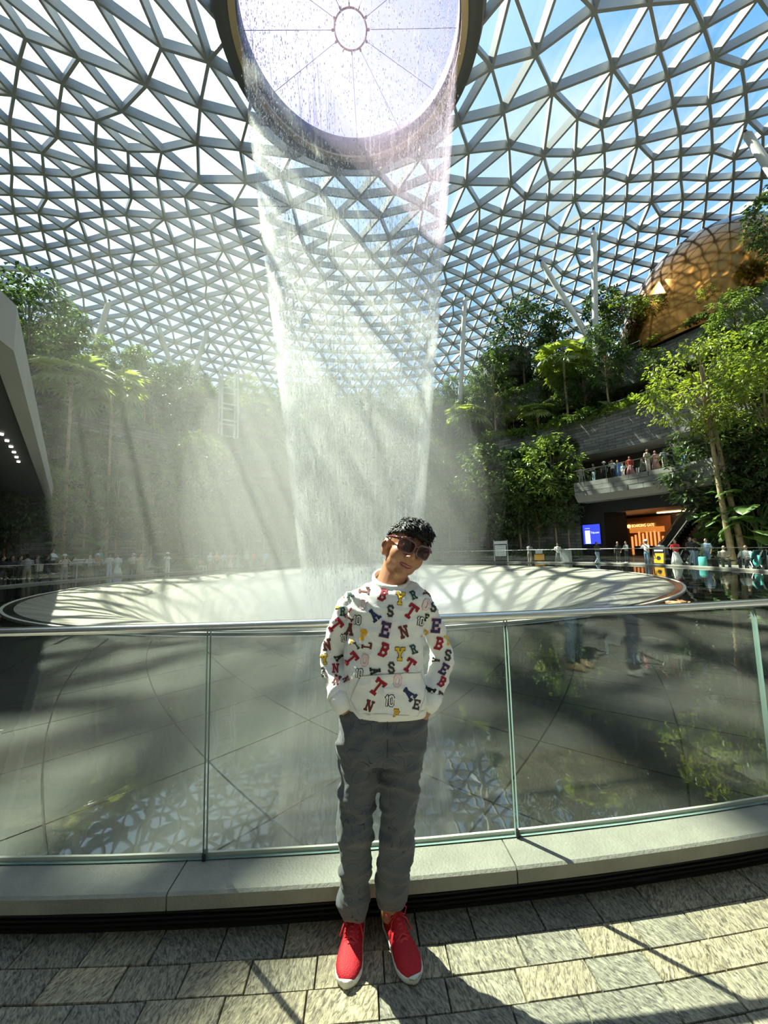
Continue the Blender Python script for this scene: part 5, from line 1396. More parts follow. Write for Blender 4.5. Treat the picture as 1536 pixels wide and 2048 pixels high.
for i in range(len(PK)):
    (xa, ya), (xb, yb) = PK[i], PK[(i + 1) % len(PK)]
    for q in range(6):
        p = surf(xa + (xb - xa) * q / 6, ya + (yb - ya) * q / 6, 0.004)
        if p: seam.append(bl(p))
mb.tube(seam + seam[:1], 0.0013, 5); mb.build('pocket_seam', mat_fabric('seam_thread', (0.55, 0.54, 0.52), 0.2, 300), sweat)
# printed letters
GL = {
 'T': [(-.42, .5, .42, .5), (-.42, .5, -.42, .32), (.42, .5, .42, .32), (0, .5, 0, -.5), (-.2, -.5, .2, -.5)],
 'L': [(-.25, .5, -.25, -.5), (-.42, .5, -.05, .5), (-.42, -.5, .4, -.5), (.4, -.5, .4, -.25)],
 'P': [(-.25, .5, -.25, -.5), (-.42, .5, .2, .5), (.2, .5, .36, .3), (.36, .3, .2, .05), (.2, .05, -.25, .05), (-.42, -.5, -.05, -.5)],
 'B': [(-.25, .5, -.25, -.5), (-.4, .5, .2, .5), (.2, .5, .34, .27), (.34, .27, .2, .02), (.2, .02, -.25, .02), (.2, .02, .38, -.24), (.38, -.24, .2, -.5), (.2, -.5, -.4, -.5)],
 'R': [(-.25, .5, -.25, -.5), (-.4, .5, .2, .5), (.2, .5, .34, .27), (.34, .27, .2, .04), (.2, .04, -.25, .04), (.05, .04, .34, -.5), (-.4, -.5, -.08, -.5), (.2, -.5, .45, -.5)],
 'Y': [(-.36, .5, 0, .02), (.36, .5, 0, .02), (0, .02, 0, -.5), (-.5, .5, -.22, .5), (.22, .5, .5, .5), (-.18, -.5, .18, -.5)],
 'O': [(-.18, .5, .18, .5), (.18, .5, .34, .3), (.34, .3, .34, -.3), (.34, -.3, .18, -.5), (.18, -.5, -.18, -.5), (-.18, -.5, -.34, -.3), (-.34, -.3, -.34, .3), (-.34, .3, -.18, .5)],
 'A': [(0, .5, -.34, -.5), (0, .5, .34, -.5), (-.2, -.12, .2, -.12), (-.5, -.5, -.18, -.5), (.18, -.5, .5, -.5), (-.15, .5, .15, .5)],
 'S': [(.32, .3, .18, .5), (.18, .5, -.18, .5), (-.18, .5, -.33, .3), (-.33, .3, -.2, .06), (-.2, .06, .2, -.06), (.2, -.06, .33, -.3), (.33, -.3, .18, -.5), (.18, -.5, -.18, -.5), (-.18, -.5, -.33, -.3)],
 'E': [(-.25, .5, -.25, -.5), (-.4, .5, .38, .5), (.38, .5, .38, .3), (-.25, .02, .2, .02), (-.4, -.5, .38, -.5), (.38, -.5, .38, -.28)],
 'N': [(-.32, .5, -.32, -.5), (.32, .5, .32, -.5), (-.32, .5, .32, -.5), (-.48, .5, -.2, .5), (.18, .5, .48, .5), (-.48, -.5, -.16, -.5)],
 'F': [(-.25, .5, -.25, -.5), (-.4, .5, .38, .5), (.38, .5, .38, .3), (-.25, .02, .2, .02), (-.4, -.5, -.08, -.5)],
 'I': [(0, .5, 0, -.5), (-.2, .5, .2, .5), (-.2, -.5, .2, -.5)],
 '1': [(-.42, .5, -.42, -.5), (-.55, .36, -.42, .5), (-.08, .4, .08, .5), (.08, .5, .32, .5), (.32, .5, .44, .36), (.44, .36, .44, -.36), (.44, -.36, .32, -.5), (.32, -.5, .05, -.5), (.05, -.5, -.08, -.36), (-.08, -.36, -.08, .4)],
}
INK = {k: mat('ink_' + k, v, 0.8) for k, v in dict(red=(0.30, 0.005, 0.02), brown=(0.12, 0.02, 0.015), yellow=(0.80, 0.50, 0.02), amber=(0.78, 0.38, 0.015), navy=(0.018, 0.025, 0.09), green=(0.02, 0.06, 0.05), grey=(0.045, 0.035, 0.032), pink=(0.72, 0.36, 0.40), white=(0.82, 0.82, 0.80), black=(0.012, 0.012, 0.014), rose=(0.75, 0.62, 0.63), salmon=(0.62, 0.16, 0.09)).items()}
def stroke_verts(ch, wd):
    out = []
    for (x0, y0, x1, y1) in GL[ch]:
        a = Vector((x0, y0)); b = Vector((x1, y1)); d = (b - a); L = d.length
        if L < 1e-6: continue
        d /= L; n = Vector((-d.y, d.x)) * wd / 2; a2 = a - d * wd * .42; b2 = b + d * wd * .42; k = max(2, int(L / .18) + 1)
        out.append([(a2 + (b2 - a2) * i / k + n, a2 + (b2 - a2) * i / k - n) for i in range(k + 1)])
    return out
def letter(ch, X, Y, ang, size, col, outl=None, zx=.2474):
    cx = 580 + X * zx; cyy = 1000 + Y * zx; s = size * zx; an = math.radians(ang); ca, sa = math.cos(an), math.sin(an)
    def layer(wd, off):
        mb = MB()
        for st_ in stroke_verts(ch, wd):
            rows = []
            for (l, r) in st_:
                pr2 = []
                for g in (l, (l + r) / 2, r):
                    gx, gy = g.x * .78, -g.y
                    pr2.append(surf(cx + (gx * ca - gy * sa) * s, cyy + (gx * sa + gy * ca) * s, off))
                rows.append(pr2)
            for i in range(len(rows) - 1):
                for j in range(2):
                    q = [rows[i][j], rows[i + 1][j], rows[i + 1][j + 1], rows[i][j + 1]]
                    if None in q: continue
                    if max((q[0] - w).length for w in q) > 0.03: continue
                    mb.add([bl(w) for w in q], [(0, 1, 2, 3)])
        return mb
    inpk = pip(cx, cyy, PK); ex = 0.0022 if inpk else 0.0
    tk = .25 if ch != '1' else .17
    if outl:
        mb = layer(tk + (.12 if ch != '1' else .2), 0.0018 + ex)
        if mb.f: mb.build('letter_outline', INK[outl], sweat)
    mb = layer(tk, 0.0026 + ex)
    if mb.f: mb.build('printed_letter', INK[col], sweat)
for L_ in [
    ('P', 585, 672, 8, 56, 'amber', 'yellow'), ('L', 600, 728, -82, 70, 'brown'), ('B', 752, 768, 22, 82, 'red'), ('Y', 890, 797, 5, 78, 'yellow', 'black'), ('R', 997, 770, -22, 58, 'green'),
    ('O', 592, 835, 14, 74, 'rose', 'pink'), ('A', 680, 930, -38, 84, 'navy'), ('S', 812, 897, 2, 78, 'grey'), ('T', 978, 900, 36, 100, 'red'), ('1', 548, 970, 4, 60, 'white', 'grey'),
    ('E', 770, 1048, 12, 100, 'navy', 'pink'), ('N', 920, 1065, -14, 82, 'brown'), ('P', 597, 1090, 6, 66, 'amber', 'yellow'), ('L', 622, 1175, -82, 66, 'brown'), ('B', 760, 1212, 22, 92, 'red'),
    ('Y', 888, 1245, 2, 84, 'yellow', 'black'), ('R', 997, 1205, -20, 62, 'green'), ('O', 605, 1295, 10, 74, 'rose', 'pink'), ('T', 495, 1285, 50, 95, 'red'), ('S', 820, 1355, 0, 78, 'grey'),
    ('T', 962, 1335, 32, 92, 'red'), ('A', 690, 1382, 80, 70, 'black'), ('1', 562, 1400, 8, 58, 'white', 'grey'), ('T', 708, 1510, 38, 112, 'red'), ('O', 868, 1460, 8, 82, 'rose', 'pink'),
    ('A', 960, 1565, -42, 90, 'navy'), ('1', 808, 1620, 4, 72, 'white', 'black'), ('N', 643, 1660, 20, 74, 'brown'), ('P', 860, 1722, 8, 58, 'amber', 'grey'), ('E', 1018, 1650, 12, 70, 'grey'),
    ('N', 428, 750, 12, 58, 'salmon'), ('A', 480, 752, -20, 64, 'green'), ('Y', 362, 876, 40, 50, 'yellow', 'grey'), ('R', 428, 900, 0, 58, 'green'), ('T', 370, 1015, 52, 98, 'red'), ('1', 436, 1115, 0, 50, 'white', 'grey'),
    ('N', 300, 1170, -8, 78, 'brown'), ('Y', 280, 1290, -10, 62, 'yellow', 'grey'), ('A', 395, 1270, 60, 58, 'black'), ('R', 270, 1390, -15, 62, 'grey'), ('N', 368, 1360, 0, 62, 'red'), ('N', 378, 1455, 20, 62, 'brown'),
    ('I', 480, 955, -55, 60, 'brown'), ('A', 485, 1045, 10, 80, 'brown'), ('I', 490, 890, 35, 34, 'red'), ('I', 540, 1175, -35, 52, 'green'),
    ('Y', 1110, 757, -60, 52, 'brown'), ('O', 1098, 845, 16, 70, 'rose', 'pink'), ('S', 1160, 862, 8, 70, 'grey'), ('F', 1105, 950, 10, 48, 'black'), ('1', 1055, 980, 10, 56, 'white', 'grey'),
    ('E', 1178, 1015, 5, 92, 'navy', 'pink'), ('P', 1090, 1085, 25, 56, 'amber'), ('B', 1205, 1160, 15, 82, 'red'), ('Y', 1277, 1135, -8, 66, 'yellow'), ('S', 1275, 1255, 8, 74, 'grey'), ('A', 1182, 1295, 100, 48, 'grey'),
    ('E', 1243, 1368, 30, 74, 'navy', 'pink'), ('B', 1228, 1470, 30, 68, 'red'), ('A', 1125, 1535, -55, 78, 'black'), ('R', 1205, 1590, 35, 72, 'grey'), ('P', 500, 1150, 10, 34, 'amber'), ('N', 455, 1450, 60, 46, 'brown')]:
    letter(*L_)
# --- trousers
tr = MB(); rs = []
for (py, xl, xr, hd) in [(1408, 690, 848, .088), (1440, 680, 851, .095), (1475, 677, 849, .098), (1500, 677, 847, .098), (1515, 680, 843, .088)]:
    rs.append(ering(A((xl + xr) / 2, py), (xr - xl) / 2 * S_, hd, 26))
tr.rings(rs)
LEG_L = [(719, 1500, .0, 40), (718, 1560, .0, 38), (713, 1610, -.005, 34.5), (711, 1645, -.012, 36), (711, 1690, .0, 31.5), (711, 1740, .012, 29), (708, 1775, .02, 30), (708, 1802, .025, 30), (710, 1822, .028, 26)]
LEG_R = [(806, 1500, .0, 41), (799, 1560, .0, 39), (797, 1615, -.005, 35), (794, 1660, -.008, 33), (792, 1710, .0, 31), (787, 1742, .012, 30.5), (786, 1766, .02, 33.5), (785, 1786, .024, 31), (784, 1797, .026, 27)]
limb(tr, LEG_L, 18); limb(tr, LEG_R, 18)
trm = remesh(tr, 0.0085, 4); folds(trm, 0.022, [(1, 7, 8, 11, .6), (1, 12, 10, 24, .35)])
for v in trm.vertices: v.co = bl(v.co)
setmat(trm, M_trous); trous = link('trousers', trm, boy)
mb = MB(); mb.tube([bl(A(775, y, -.098)) for y in (1440, 1470, 1500, 1520)], .0012, 5); mb.build('front_seam', CL['black'], trous)
# --- body: one continuous skin surface, head to ankles
HC = A(811, 1098)                                                  # head centre
HR = (Matrix.Rotation(math.radians(24.5), 3, 'Y') @ Matrix.Rotation(math.radians(17), 3, 'Z') @ Matrix.Rotation(math.radians(4), 3, 'X'))
HS = 1.06
def Hd(x, y, z): return HC + HR @ (Vector((x, y, z)) * HS)
def hball(mb, c, r, n=16, m=12): mb.ball(Hd(*c), [q * HS for q in (r if hasattr(r, '__len__') else (r, r, r))], n, m, HR)
b = MB()
hball(b, (0, .012, .03), (.073, .090, .083)); hball(b, (0, -.016, -.035), (.060, .070, .066)); hball(b, (0, -.056, -.084), (.028, .026, .024))
hball(b, (-.034, -.044, -.024), (.034, .038, .040)); hball(b, (.034, -.044, -.024), (.034, .038, .040))
for s in (-1, 1):
    hball(b, (s * .037, -.014, -.058), (.024, .042, .034))
    hball(b, (s * .030, -.072, .036), (.026, .016, .014)); hball(b, (s * .0135, -.088, -.022), (.010, .011, .009))
    hball(b, (s * .075, .014, -.020), (.013, .020, .033)); hball(b, (s * .072, .008, -.042), (.012, .014, .016)); hball(b, (s * .080, .023, -.012), (.009, .012, .027))
b.tube([Hd(0, -.076, .035), Hd(0, -.090, .008), Hd(0, -.104, -.014), Hd(0, -.096, -.026)], [.010, .011, .0135, .009], 10)
b.tube([Hd(-.026, -.066, -.052), Hd(0, -.080, -.050), Hd(.026, -.066, -.052)], [.008, .012, .008], 8)
b.tube([Hd(-.020, -.066, -.063), Hd(0, -.078, -.064), Hd(.020, -.066, -.063)], [.008, .011, .008], 8)
nb_ = A(780, 1172, .008)
b.tube([nb_ + Vector((0, 0.01, -.05)), nb_, (nb_ + Hd(0, .03, -.04)) / 2, Hd(0, .028, -.04)], [.062, .061, .057, .054], 18)
b.tube([A(778, 1205), A(775, 1300), A(766, 1450)], [.08, .075, .08], 16, ell=(.7, 1.2))
def inner(spec, k):
    b.tube([A(x, y, d) for x, y, d, r in spec], [r * S_ * k for x, y, d, r in spec], 12)
inner(ARM_L, .5); inner(ARM_R, .5); inner(LEG_L, .6); inner(LEG_R, .6)
# wrists and hands sliding into the trouser pockets
for (w0, w1, w2, w3, th) in (((679, 1392, -.03), (690, 1416, -.035), (706, 1442, -.02), (718, 1470, -.015), (706, 1434, -.05)), ((864, 1390, -.02), (854, 1414, -.03), (836, 1442, -.015), (824, 1470, -.01), (836, 1434, -.045))):
    pts = [A(*w0), A(*w1), A(*w2), A(*w3)]; b.tube(pts, [.024, .025, .030, .020], 10, ell=(.7, 1.0))
    b.tube([A(*w1), A(*th)], [.013, .010], 8)
    for f in range(4):
        o_ = Vector(((f - 1.5) * .014, 0, 0)); b.tube([A(*w2) + o_, A(*w3) + o_ + Vector((0, 0, -.02 - .006 * (1 - abs(f - 1.5))))], [.010, .008], 6)
FOOT = {'l': (709, 1830, .015), 'r': (784, 1815, .02)}
b.tube([A(709, 1800, .03), A(711, 1822, .05), A(712, 1840, .06)], [.036, .033, .033], 12)
b.tube([A(784, 1785, .03), A(779, 1812, .05), A(777, 1832, .06)], [.036, .033, .033], 12)
bm_me = remesh(b, 0.0055, 3)
for v in bm_me.vertices: v.co = bl(v.co)
setmat(bm_me, M_skinb); body = link('body', bm_me, boy)
# dark skin strip painting in the shade of the visible ear's hollow
M_earshade = mat('ear_shade', (0.24, 0.09, 0.05), 0.6)
mb = MB(); mb.tube([bl(Hd(*q)) for q in ((-.086, .004, .000), (-.089, .012, -.008), (-.089, .012, -.022), (-.085, .006, -.030))], [.003, .005, .005, .002], 8); mb.build('ear_shade', M_earshade, body, True)
# lips
M_lip = mat('boy_lips', (0.40, 0.15, 0.12), 0.4)
mb = MB(); mb.tube([bl(Hd(*p)) for p in ((-.027, -.075, -.050), (-.013, -.086, -.0505), (0, -.0895, -.0515), (.013, -.086, -.0505), (.027, -.075, -.050))], [.002, .0045, .0045, .0045, .002], 8)
mb.tube([bl(Hd(*p)) for p in ((-.024, -.076, -.054), (-.012, -.085, -.061), (0, -.088, -.063), (.012, -.085, -.061), (.024, -.076, -.054))], [.002, .005, .0058, .005, .002], 8)
mb.build('lips', M_lip, body, True)
# hair: short sides, longer top swept to a ragged fringe
M_hairb = mat('boy_hair', (0.007, 0.006, 0.006), 0.5, 0, 0.3, 60, 0.12, 160, spec=0.35)
h = MB()
def hb(c, r): h.ball(Hd(*c), [q * HS for q in r], 20, 14, HR)
hb((0, .014, .031), (.080, .097, .090)); hb((0, .045, .0), (.076, .070, .070)); hb((.004, -.012, .082), (.064, .072, .042)); hb((.030, -.045, .078), (.036, .036, .030)); hb((-.025, -.048, .078), (.036, .034, .026))
hm = remesh(h, 0.005, 3)
def hairline(l):                                                 # lowest hair at this spot of the head
    if l.y < -.045: return .058 + 2.0 * l.x * l.x
    if l.y < .012: return .058 + (l.y + .045) / .057 * (-.020)
    if l.y < .045: return .030 - (l.y - .012) / .033 * .040
    return -.012
bmh = bmesh.new(); bmh.from_mesh(hm)
dead = [v for v in bmh.verts if (lambda l: l.z < hairline(l) + .003 * math.sin(l.x * 420 + l.y * 300))((HR.transposed() @ (v.co - HC)) / HS)]
bmesh.ops.delete(bmh, geom=dead, context='VERTS'); bmh.to_mesh(hm); bmh.free()
surfpts = []
for v in hm.vertices:
    l = HR.transposed() @ (v.co - HC)
    v.co = v.co + v.normal * (noise.noise(Vector((l.x * 80 + l.y * 25, l.y * 24, l.z * 30))) * .004)
    surfpts.append(((l / HS).copy(), (HR.transposed() @ v.normal).copy()))
for v in hm.vertices: v.co = bl(v.co)
setmat(hm, M_hairb); hair = link('hair', hm, boy)
rh = random.Random(2); mb = MB()
for (l, nn) in rh.sample(surfpts, min(950, len(surfpts))):       # locks combed forward and to his left
    side = abs(l.x) > .055 or l.y > .05
    dr = Vector((.35, -.9, -.15)) if not side else Vector((0.0, -.25, -1.0))
    dr = dr + Vector((rh.uniform(-.35, .35), rh.uniform(-.3, .3), rh.uniform(-.2, .2)))
    dr = (dr - nn * dr.dot(nn)); dr = dr.normalized()
    L = rh.uniform(.012, .020) if side else rh.uniform(.022, .036); lift = .002 if side else rh.uniform(.003, .008)
    p1 = l + dr * L * .5 + nn * lift; p2 = l + dr * L + nn * lift * .4
    mb.tube([bl(Hd(*l)), bl(Hd(*p1)), bl(Hd(*p2))], [.0026, .0022, .0004], 4)
for k in range(44):                                               # ragged fringe over the forehead
    x = -.056 + .116 * k / 43; y = -.079 + 6.0 * x * x
    mb.tube([bl(Hd(x - .008, y + .010, .086 - 4 * x * x)), bl(Hd(x, y - .007, .073 - 4 * x * x)), bl(Hd(x + .009, y - .009, .054 - 2 * x * x + rh.uniform(-.006, .007)))], [.005, .0042, .0006], 5)
mb.build('hair_locks', M_hairb, hair, True)
# sunglasses
M_frame = mat('amber_frame', (0.10, 0.016, 0.012), 0.2, 0, spec=0.7, coat=0.5)
def mat_lens():
    m, t = newmat('brown_lens'); tr_ = N(t, 'ShaderNodeBsdfTransparent'); g = N(t, 'ShaderNodeBsdfPrincipled'); pset(g, **{'Base Color': (0.02, 0.008, 0.008, 1), 'Roughness': 0.05, 'Coat Weight': 0.6})
    tr_.inputs[0].default_value = (0.35, 0.16, 0.14, 1); x = N(t, 'ShaderNodeMixShader'); x.inputs[0].default_value = 0.72; t.links.new(tr_.outputs[0], x.inputs[1]); t.links.new(g.outputs[0], x.inputs[2]); o = N(t, 'ShaderNodeOutputMaterial'); t.links.new(x.outputs[0], o.inputs[0]); return m
gl = MB(); fr = MB(); n = 28
for s in (-1, 1):
    rsq = []
    loop = []
    for k in range(n):
        th = 2 * PI * k / n; c_, s_ = math.cos(th), math.sin(th)
        x = s * .034 + .0285 * math.copysign(abs(c_) ** .55, c_); z = .018 + .0235 * math.copysign(abs(s_) ** .6, s_) * (1 + .08 * s * c_)
        y = -.104 + 5.0 * x * x
        loop.append(Vector((x, y, z)))
    tube = []
    for k in range(n + 1):
        p = loop[k % n]; c0 = Vector((s * .034, p.y, .018)); o_ = (p - c0).normalized()
        tube.append([bl(Hd(*(p + o_ * (.0042 * math.cos(b_)) + Vector((0, .0035 * math.sin(b_), 0))))) for b_ in [2 * PI * j / 8 for j in range(8)]])
    fr.rings(tube, cap=False)
    gl.add([bl(Hd(*p)) for p in loop], [tuple(range(n))])
fr.tube([bl(Hd(-.010, -.105, .026)), bl(Hd(0, -.107, .029)), bl(Hd(.010, -.105, .026))], .004, 8)
sg = fr.build('sunglasses', M_frame, boy, True)
gl.build('lens', mat_lens(), sg)
for s in (-1, 1):
    mb = MB(); mb.tube([bl(Hd(s * .064, -.085, .032)), bl(Hd(s * .076, -.07, .030)), bl(Hd(s * .083, -.02, .024)), bl(Hd(s * .082, .016, .016)), bl(Hd(s * .080, .034, -.004))], [.005, .0045, .004, .0035, .003], 8, ell=(.6, 1.3)); mb.build('temple_arm', M_frame, sg, True)
# eyes behind the lenses
M_eye = mat('eye_white', (0.7, 0.66, 0.62), 0.3); M_iris = mat('eye_iris', (0.03, 0.015, 0.01), 0.2)
for s in (-1, 1):
    mb = MB(); mb.ball(bl(Hd(s * .031, -.068, .016)), .011, 12, 8); mb.build('eye', M_eye, body, True)
    mb = MB(); mb.ball(bl(Hd(s * .031, -.0765, .016)), (.0048, .0035, .0048), 10, 6, HR); mb.build('iris', M_iris, body, True)
    mb = MB(); mb.tube([bl(Hd(s * .048, -.083, .044)), bl(Hd(s * .030, -.092, .048)), bl(Hd(s * .014, -.092, .044))], [.002, .0038, .003], 6); mb.build('eyebrow', M_hairb, body)
# --- trainers
def mat_mesh():
    m, t = newmat('red_knit'); p = N(t, 'ShaderNodeBsdfPrincipled'); o = N(t, 'ShaderNodeOutputMaterial'); t.links.new(p.outputs[0], o.inputs[0])
    c = N(t, 'ShaderNodeTexCoord'); v = N(t, 'ShaderNodeTexVoronoi'); v.inputs['Scale'].default_value = 230; t.links.new(c.outputs['Object'], v.inputs['Vector'])
    r = N(t, 'ShaderNodeValToRGB'); t.links.new(v.outputs['Distance'], r.inputs[0]); r.color_ramp.elements[0].color = (0.26, 0.003, 0.010, 1); r.color_ramp.elements[1].position = .6; r.color_ramp.elements[1].color = (0.50, 0.006, 0.016, 1)
    t.links.new(r.outputs[0], p.inputs[0]); pset(p, Roughness=0.7)
    b_ = N(t, 'ShaderNodeBump'); b_.inputs['Strength'].default_value = 0.4; b_.inputs['Distance'].default_value = 0.002; t.links.new(v.outputs['Distance'], b_.inputs['Height']); t.links.new(b_.outputs[0], p.inputs['Normal']); return m
M_red = mat_mesh(); M_sole = mat('white_rubber', (0.74, 0.73, 0.70), 0.5); M_lace = mat('red_lace', (0.62, 0.03, 0.045), 0.6)
def trainer(heel, toe, label):
    heel = Vector((heel.x, heel.y, 0)); toe = Vector((toe.x, toe.y, 0)); d = toe - heel; L = d.length; d.normalize(); sdv = Vector((-d.y, d.x, 0))
    def P(f, s, z): return bl(heel + d * (f * L) + sdv * s + Vector((0, 0, z)))
    out = [(0.0, .012), (.03, .026), (.12, .034), (.3, .035), (.5, .038), (.68, .046), (.82, .046), (.92, .036), (.98, .020), (1.0, .008)]
    def w(f):
        for (a_, wa), (b_, wb) in zip(out, out[1:]):
            if a_ <= f <= b_: return wa + (wb - wa) * (f - a_) / (b_ - a_)
        return .008
    def outline(k, z, tz=0.0):
        ps = []
        fs_ = [i / 24 for i in range(25)]
        for f in fs_: ps.append(P(f, w(f) * k, z + tz * max(0, f - .8)))
        for f in reversed(fs_): ps.append(P(f, -w(f) * k, z + tz * max(0, f - .8)))
        return ps
    sh = MB(); sh.rings([outline(.95, .002, .03), outline(1.05, .009, .03), outline(1.06, .023, .015), outline(1.0, .027, .0)])
    t = sh.build('shoe', M_sole, boy, True)
    up = MB(); rs = []
    hs = [(0.02, .090, .72), (.10, .098, .95), (.20, .096, 1.0), (.30, .092, 1.0), (.40, .086, 1.0), (.50, .077, 1.0), (.60, .068, 1.0), (.70, .060, 1.0), (.80, .053, 1.0), (.88, .046, .98), (.94, .040, .95), (.985, .030, .8)]
    for f, hh, k in hs:
        ring = []
        for j in range(17):
            th = PI * j / 16; ring.append(P(f, w(f) * k * 1.02 * math.copysign(abs(math.cos(th)) ** .75, math.cos(th)), .024 + (hh - .024) * math.sin(th) ** .8))
        rs.append(ring)
    up.rings(rs, closed=True); fixn_o = up.build('upper', M_red, t, True)
    # collar opening, tongue
    cl = MB(); rr = []
    for k in range(21):
        th = 2 * PI * k / 20; c0 = P(.17 + .15 * math.cos(th), .032 * math.sin(th), .096 + .008 * math.cos(th)); rad_ = (P(.17 + .3 * math.cos(th), .06 * math.sin(th), .1) - P(.17, 0, .1)).normalized()
        rr.append([c0 + rad_ * (.006 * math.cos(b_)) + Vector((0, 0, .010 * math.sin(b_))) for b_ in [2 * PI * j / 8 for j in range(8)]])
    cl.rings(rr, cap=False); cl.build('ankle_collar', M_red, t, True)
    tg = MB(); tg.rings([[P(f, s_ * .022, z + .004) for s_ in (-1, 0, 1)] + [P(f, s_ * .022, z - .006) for s_ in (1, 0, -1)] for f, z in ((.28, .112), (.36, .101), (.46, .086), (.58, .072))]); tg.build('tongue', M_red, t, True)
    for k in range(6):
        f = .36 + k * .05; z = .0965 - k * .0062
        for sg_ in (-1, 1):
            la_ = MB(); la_.tube([P(f, -sg_ * .026, z - .006), P(f + .02, 0, z + .003), P(f + .045, sg_ * .027, z - .012)], .0036, 6); la_.build('lace', M_lace, t, True)
    for sg_ in (-1, 1):
        la_ = MB(); la_.tube([P(.37, 0, .102), P(.34, sg_ * .022, .118), P(.38, sg_ * .042, .110), P(.42, sg_ * .030, .098), P(.38, 0, .102)], .0028, 6); la_.build('lace_bow', M_lace, t, True)
        la_ = MB(); la_.tube([P(.38, 0, .102), P(.46, sg_ * .03, .094), P(.54, sg_ * .045, .062)], .0028, 6); la_.build('lace_end', M_lace, t, True)
    tcap = MB(); tcap.rings([[P(f, w(f) * 1.06 * s_, .033) for s_ in (-1, -.5, 0, .5, 1)] + [P(f, w(f) * 1.0 * s_, .022) for s_ in (1, .5, 0, -.5, -1)] for f in (.975, .985, .997, 1.008)]); tcap.build('toe_cap', M_sole, t, True)
    so_ = MB(); so_.tube([P(.17, 0, .06), P(.17, 0, .11), P(.19, 0, .14)], [.036, .036, .038], 14); so_.build('sock', CL['black'], t, True)
    return t
tl_ = onz(692, 1984, 0); tr_ = onz(832, 1974, 0)
hl_ = Vector((A(712, 1822, .06).x, tl_.y + .258, 0)); hr_ = Vector((A(774, 1812, .06).x, tr_.y + .248, 0))
trainer(hl_, tl_, 'left'); trainer(hr_, tr_, 'right')
# ================================================================== FALLING WATER AND MIST
def mat_strand():
    m, t = newmat('falling_water')
    c = N(t, 'ShaderNodeTexCoord')
    mp = N(t, 'ShaderNodeMapping'); mp.inputs['Scale'].default_value = (5, 5, 0.7); t.links.new(c.outputs['Object'], mp.inputs[0])
    n = N(t, 'ShaderNodeTexNoise'); n.inputs['Scale'].default_value = 1; n.inputs['Detail'].default_value = 5; n.inputs['Roughness'].default_value = 0.7; t.links.new(mp.outputs[0], n.inputs['Vector'])
    r = N(t, 'ShaderNodeMapRange'); r.inputs[1].default_value = 0.42; r.inputs[2].default_value = 0.75; r.inputs[3].default_value = 0.0; r.inputs[4].default_value = 0.36; t.links.new(n.outputs[0], r.inputs[0])
    tr = N(t, 'ShaderNodeBsdfTransparent'); df = N(t, 'ShaderNodeBsdfDiffuse'); df.inputs[0].default_value = (0.9, 0.9, 0.86, 1); tl = N(t, 'ShaderNodeBsdfTranslucent'); tl.inputs[0].default_value = (0.9, 0.9, 0.86, 1)
    ad = N(t, 'ShaderNodeMixShader'); ad.inputs[0].default_value = 0.5; t.links.new(df.outputs[0], ad.inputs[1]); t.links.new(tl.outputs[0], ad.inputs[2])
    x = N(t, 'ShaderNodeMixShader'); t.links.new(r.outputs[0], x.inputs[0]); t.links.new(tr.outputs[0], x.inputs[1]); t.links.new(ad.outputs[0], x.inputs[2])
    o = N(t, 'ShaderNodeOutputMaterial'); t.links.new(x.outputs[0], o.inputs[0])
    return m
M_strand = mat_strand()
rw = random.Random(5)
ZT, ZB = 31.2, -4.0
def fall_r(z): return 2.9 + 3.42 * max(z, -4) / 31.2
falls = thing('indoor_waterfall', 'tall hollow column of falling water dropping from the round roof opening', 'waterfall', (PC.x, PC.y, 0))
mb = MB()
for k in range(150):
    a = rw.uniform(0, 2 * PI); off = -abs(rw.gauss(0, 0.30)); w = rw.uniform(0.02, 0.09); tw = rw.uniform(-0.05, 0.05)
    zb = ZB if rw.random() < 0.7 else rw.uniform(0, 18)
    nseg = 10; rs = []
    for i in range(nseg + 1):
        f = i / nseg; z = ZT + (zb - ZT) * f
        rr = fall_r(z) + off * (0.3 + f); ww = w * (0.35 + 0.9 * f); aa = a + tw * f + 0.004 * math.sin(9 * f + a * 7)
        c = Vector((rr * math.sin(aa), -rr * math.cos(aa), z))
        rs.append([c + Vector((math.cos(b) * ww, math.sin(b) * ww, 0)) for b in (a, a + 2.1, a + 4.2)])
    mb.rings(rs, cap=False)
tag(mb.build('water_strands', M_strand, falls, True), kind='stuff')
M_drop = mat('water_drops', (0.9, 0.9, 0.88), 0.2, 0, spec=0.6)
mb = MB()
for k in range(26000):
    z = rw.uniform(0, 1) ** 0.8 * (ZT + 1.0) - 1.0
    a = rw.uniform(0, 2 * PI); rr = fall_r(z) - abs(rw.gauss(0, 0.45)) + rw.gauss(0, 0.12)
    s = rw.uniform(0.008, 0.026); h = s * rw.uniform(2, 6)
    c = Vector((rr * math.sin(a), -rr * math.cos(a), z))
    mb.add([c + Vector((s, 0, 0)), c + Vector((-s / 2, s * 0.87, 0)), c + Vector((-s / 2, -s * 0.87, 0)), c + Vector((0, 0, h)), c + Vector((0, 0, -h))], [(0, 1, 3), (1, 2, 3), (2, 0, 3), (1, 0, 4), (2, 1, 4), (0, 2, 4)])
tag(mb.build('water_drops', M_drop, falls, True), kind='stuff')
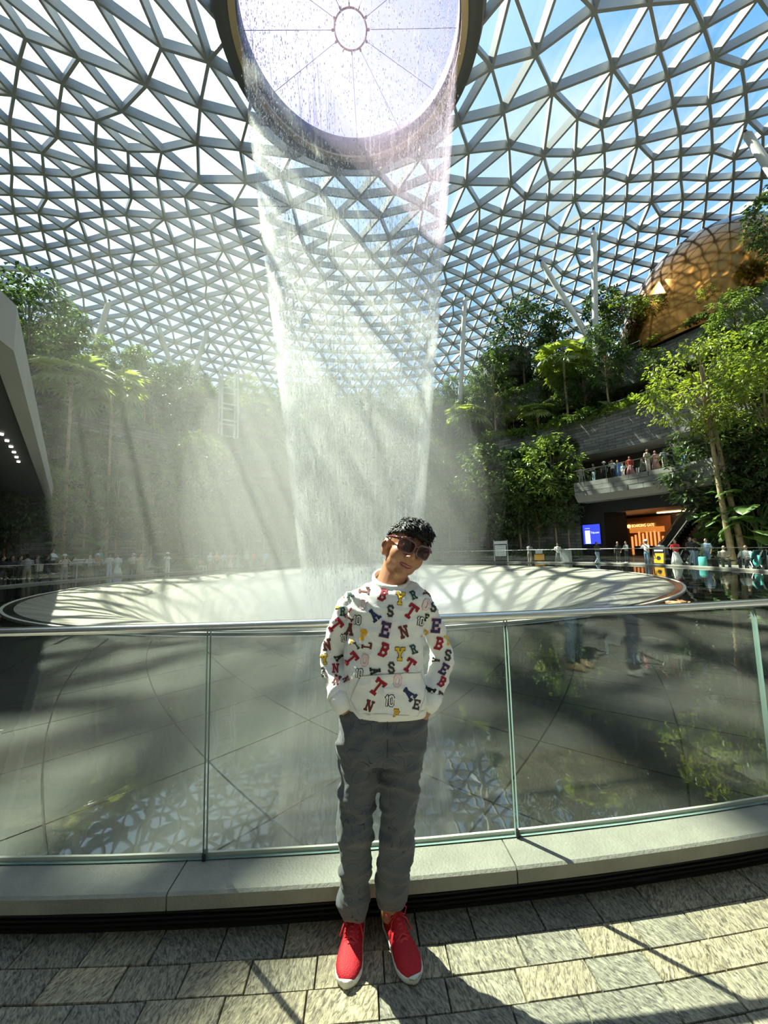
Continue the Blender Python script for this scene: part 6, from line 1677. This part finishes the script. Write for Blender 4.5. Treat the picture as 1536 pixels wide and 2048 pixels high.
def volmat(name, dens, g=0.35, col=(1, 0.98, 0.90)):
    m, t = newmat(name)
    v = N(t, 'ShaderNodeVolumeScatter'); v.inputs['Density'].default_value = dens; v.inputs['Anisotropy'].default_value = g; v.inputs['Color'].default_value = rgba(col)
    o = N(t, 'ShaderNodeOutputMaterial'); t.links.new(v.outputs[0], o.inputs['Volume'])
    return m
mist = thing('spray_mist', 'bright drifting spray mist around the foot of the falls', 'mist', (PC.x, PC.y, 0))
def puff(c, r, dens, name):
    mb = MB(); mb.ball(c, r, 32, 20); o = mb.build('mist_cloud', volmat(name, dens), mist, True); o['kind'] = 'stuff'; fixn(o.data)
zs = (-2, 6, 14, 22, 30.9)
def circ(z, dr): return [Vector(((fall_r(z) + dr) * math.cos(2 * PI * k / 64), (fall_r(z) + dr) * math.sin(2 * PI * k / 64), z)) for k in range(64)]
def shell(dr0, dr1, dens, name, zz):
    rr = [circ(z, dr0) for z in zz] + [circ(z, dr1) for z in reversed(zz)]
    mb = MB(); mb.rings(rr + [rr[0]], cap=False); o = mb.build('spray_curtain', volmat(name, dens, 0.4), mist, True); o['kind'] = 'stuff'; fixn(o.data)
zb_ = (-2, 11, 15, 18, 20.5, 23, 25.5, 28, 30.9)
for k, dn in enumerate((0.32, 0.28, 0.23, 0.17, 0.115, 0.07, 0.035, 0.014)):
    shell(0.10, -0.22, dn, 'spray_curtain_%d' % k, (zb_[k] + 0.02, (zb_[k] + zb_[k + 1]) / 2, zb_[k + 1] - 0.02))
mb = MB(); mb.rings([circ(z, -0.6) for z in (-2, 10, 20, 30.9)]); o = mb.build('mist_column', volmat('mist_column', 0.007, 0.4), mist, True); o['kind'] = 'stuff'; fixn(o.data)
puff((-1.0, 0, 4.0), (7.5, 7.5, 8.5), 0.026, 'mist_base')
for k in range(5):
    q = 1.25 - 0.17 * k
    puff((-4.2 + 0.3 * k, 1.0, 6.2), (9.6 * q, 8.6 * q, 11.5 * q), 0.0058, 'mist_veil_%d' % k)
puff((0.0, 0, -1.9), (12.4, 12.4, 2.7), 0.085, 'mist_low')
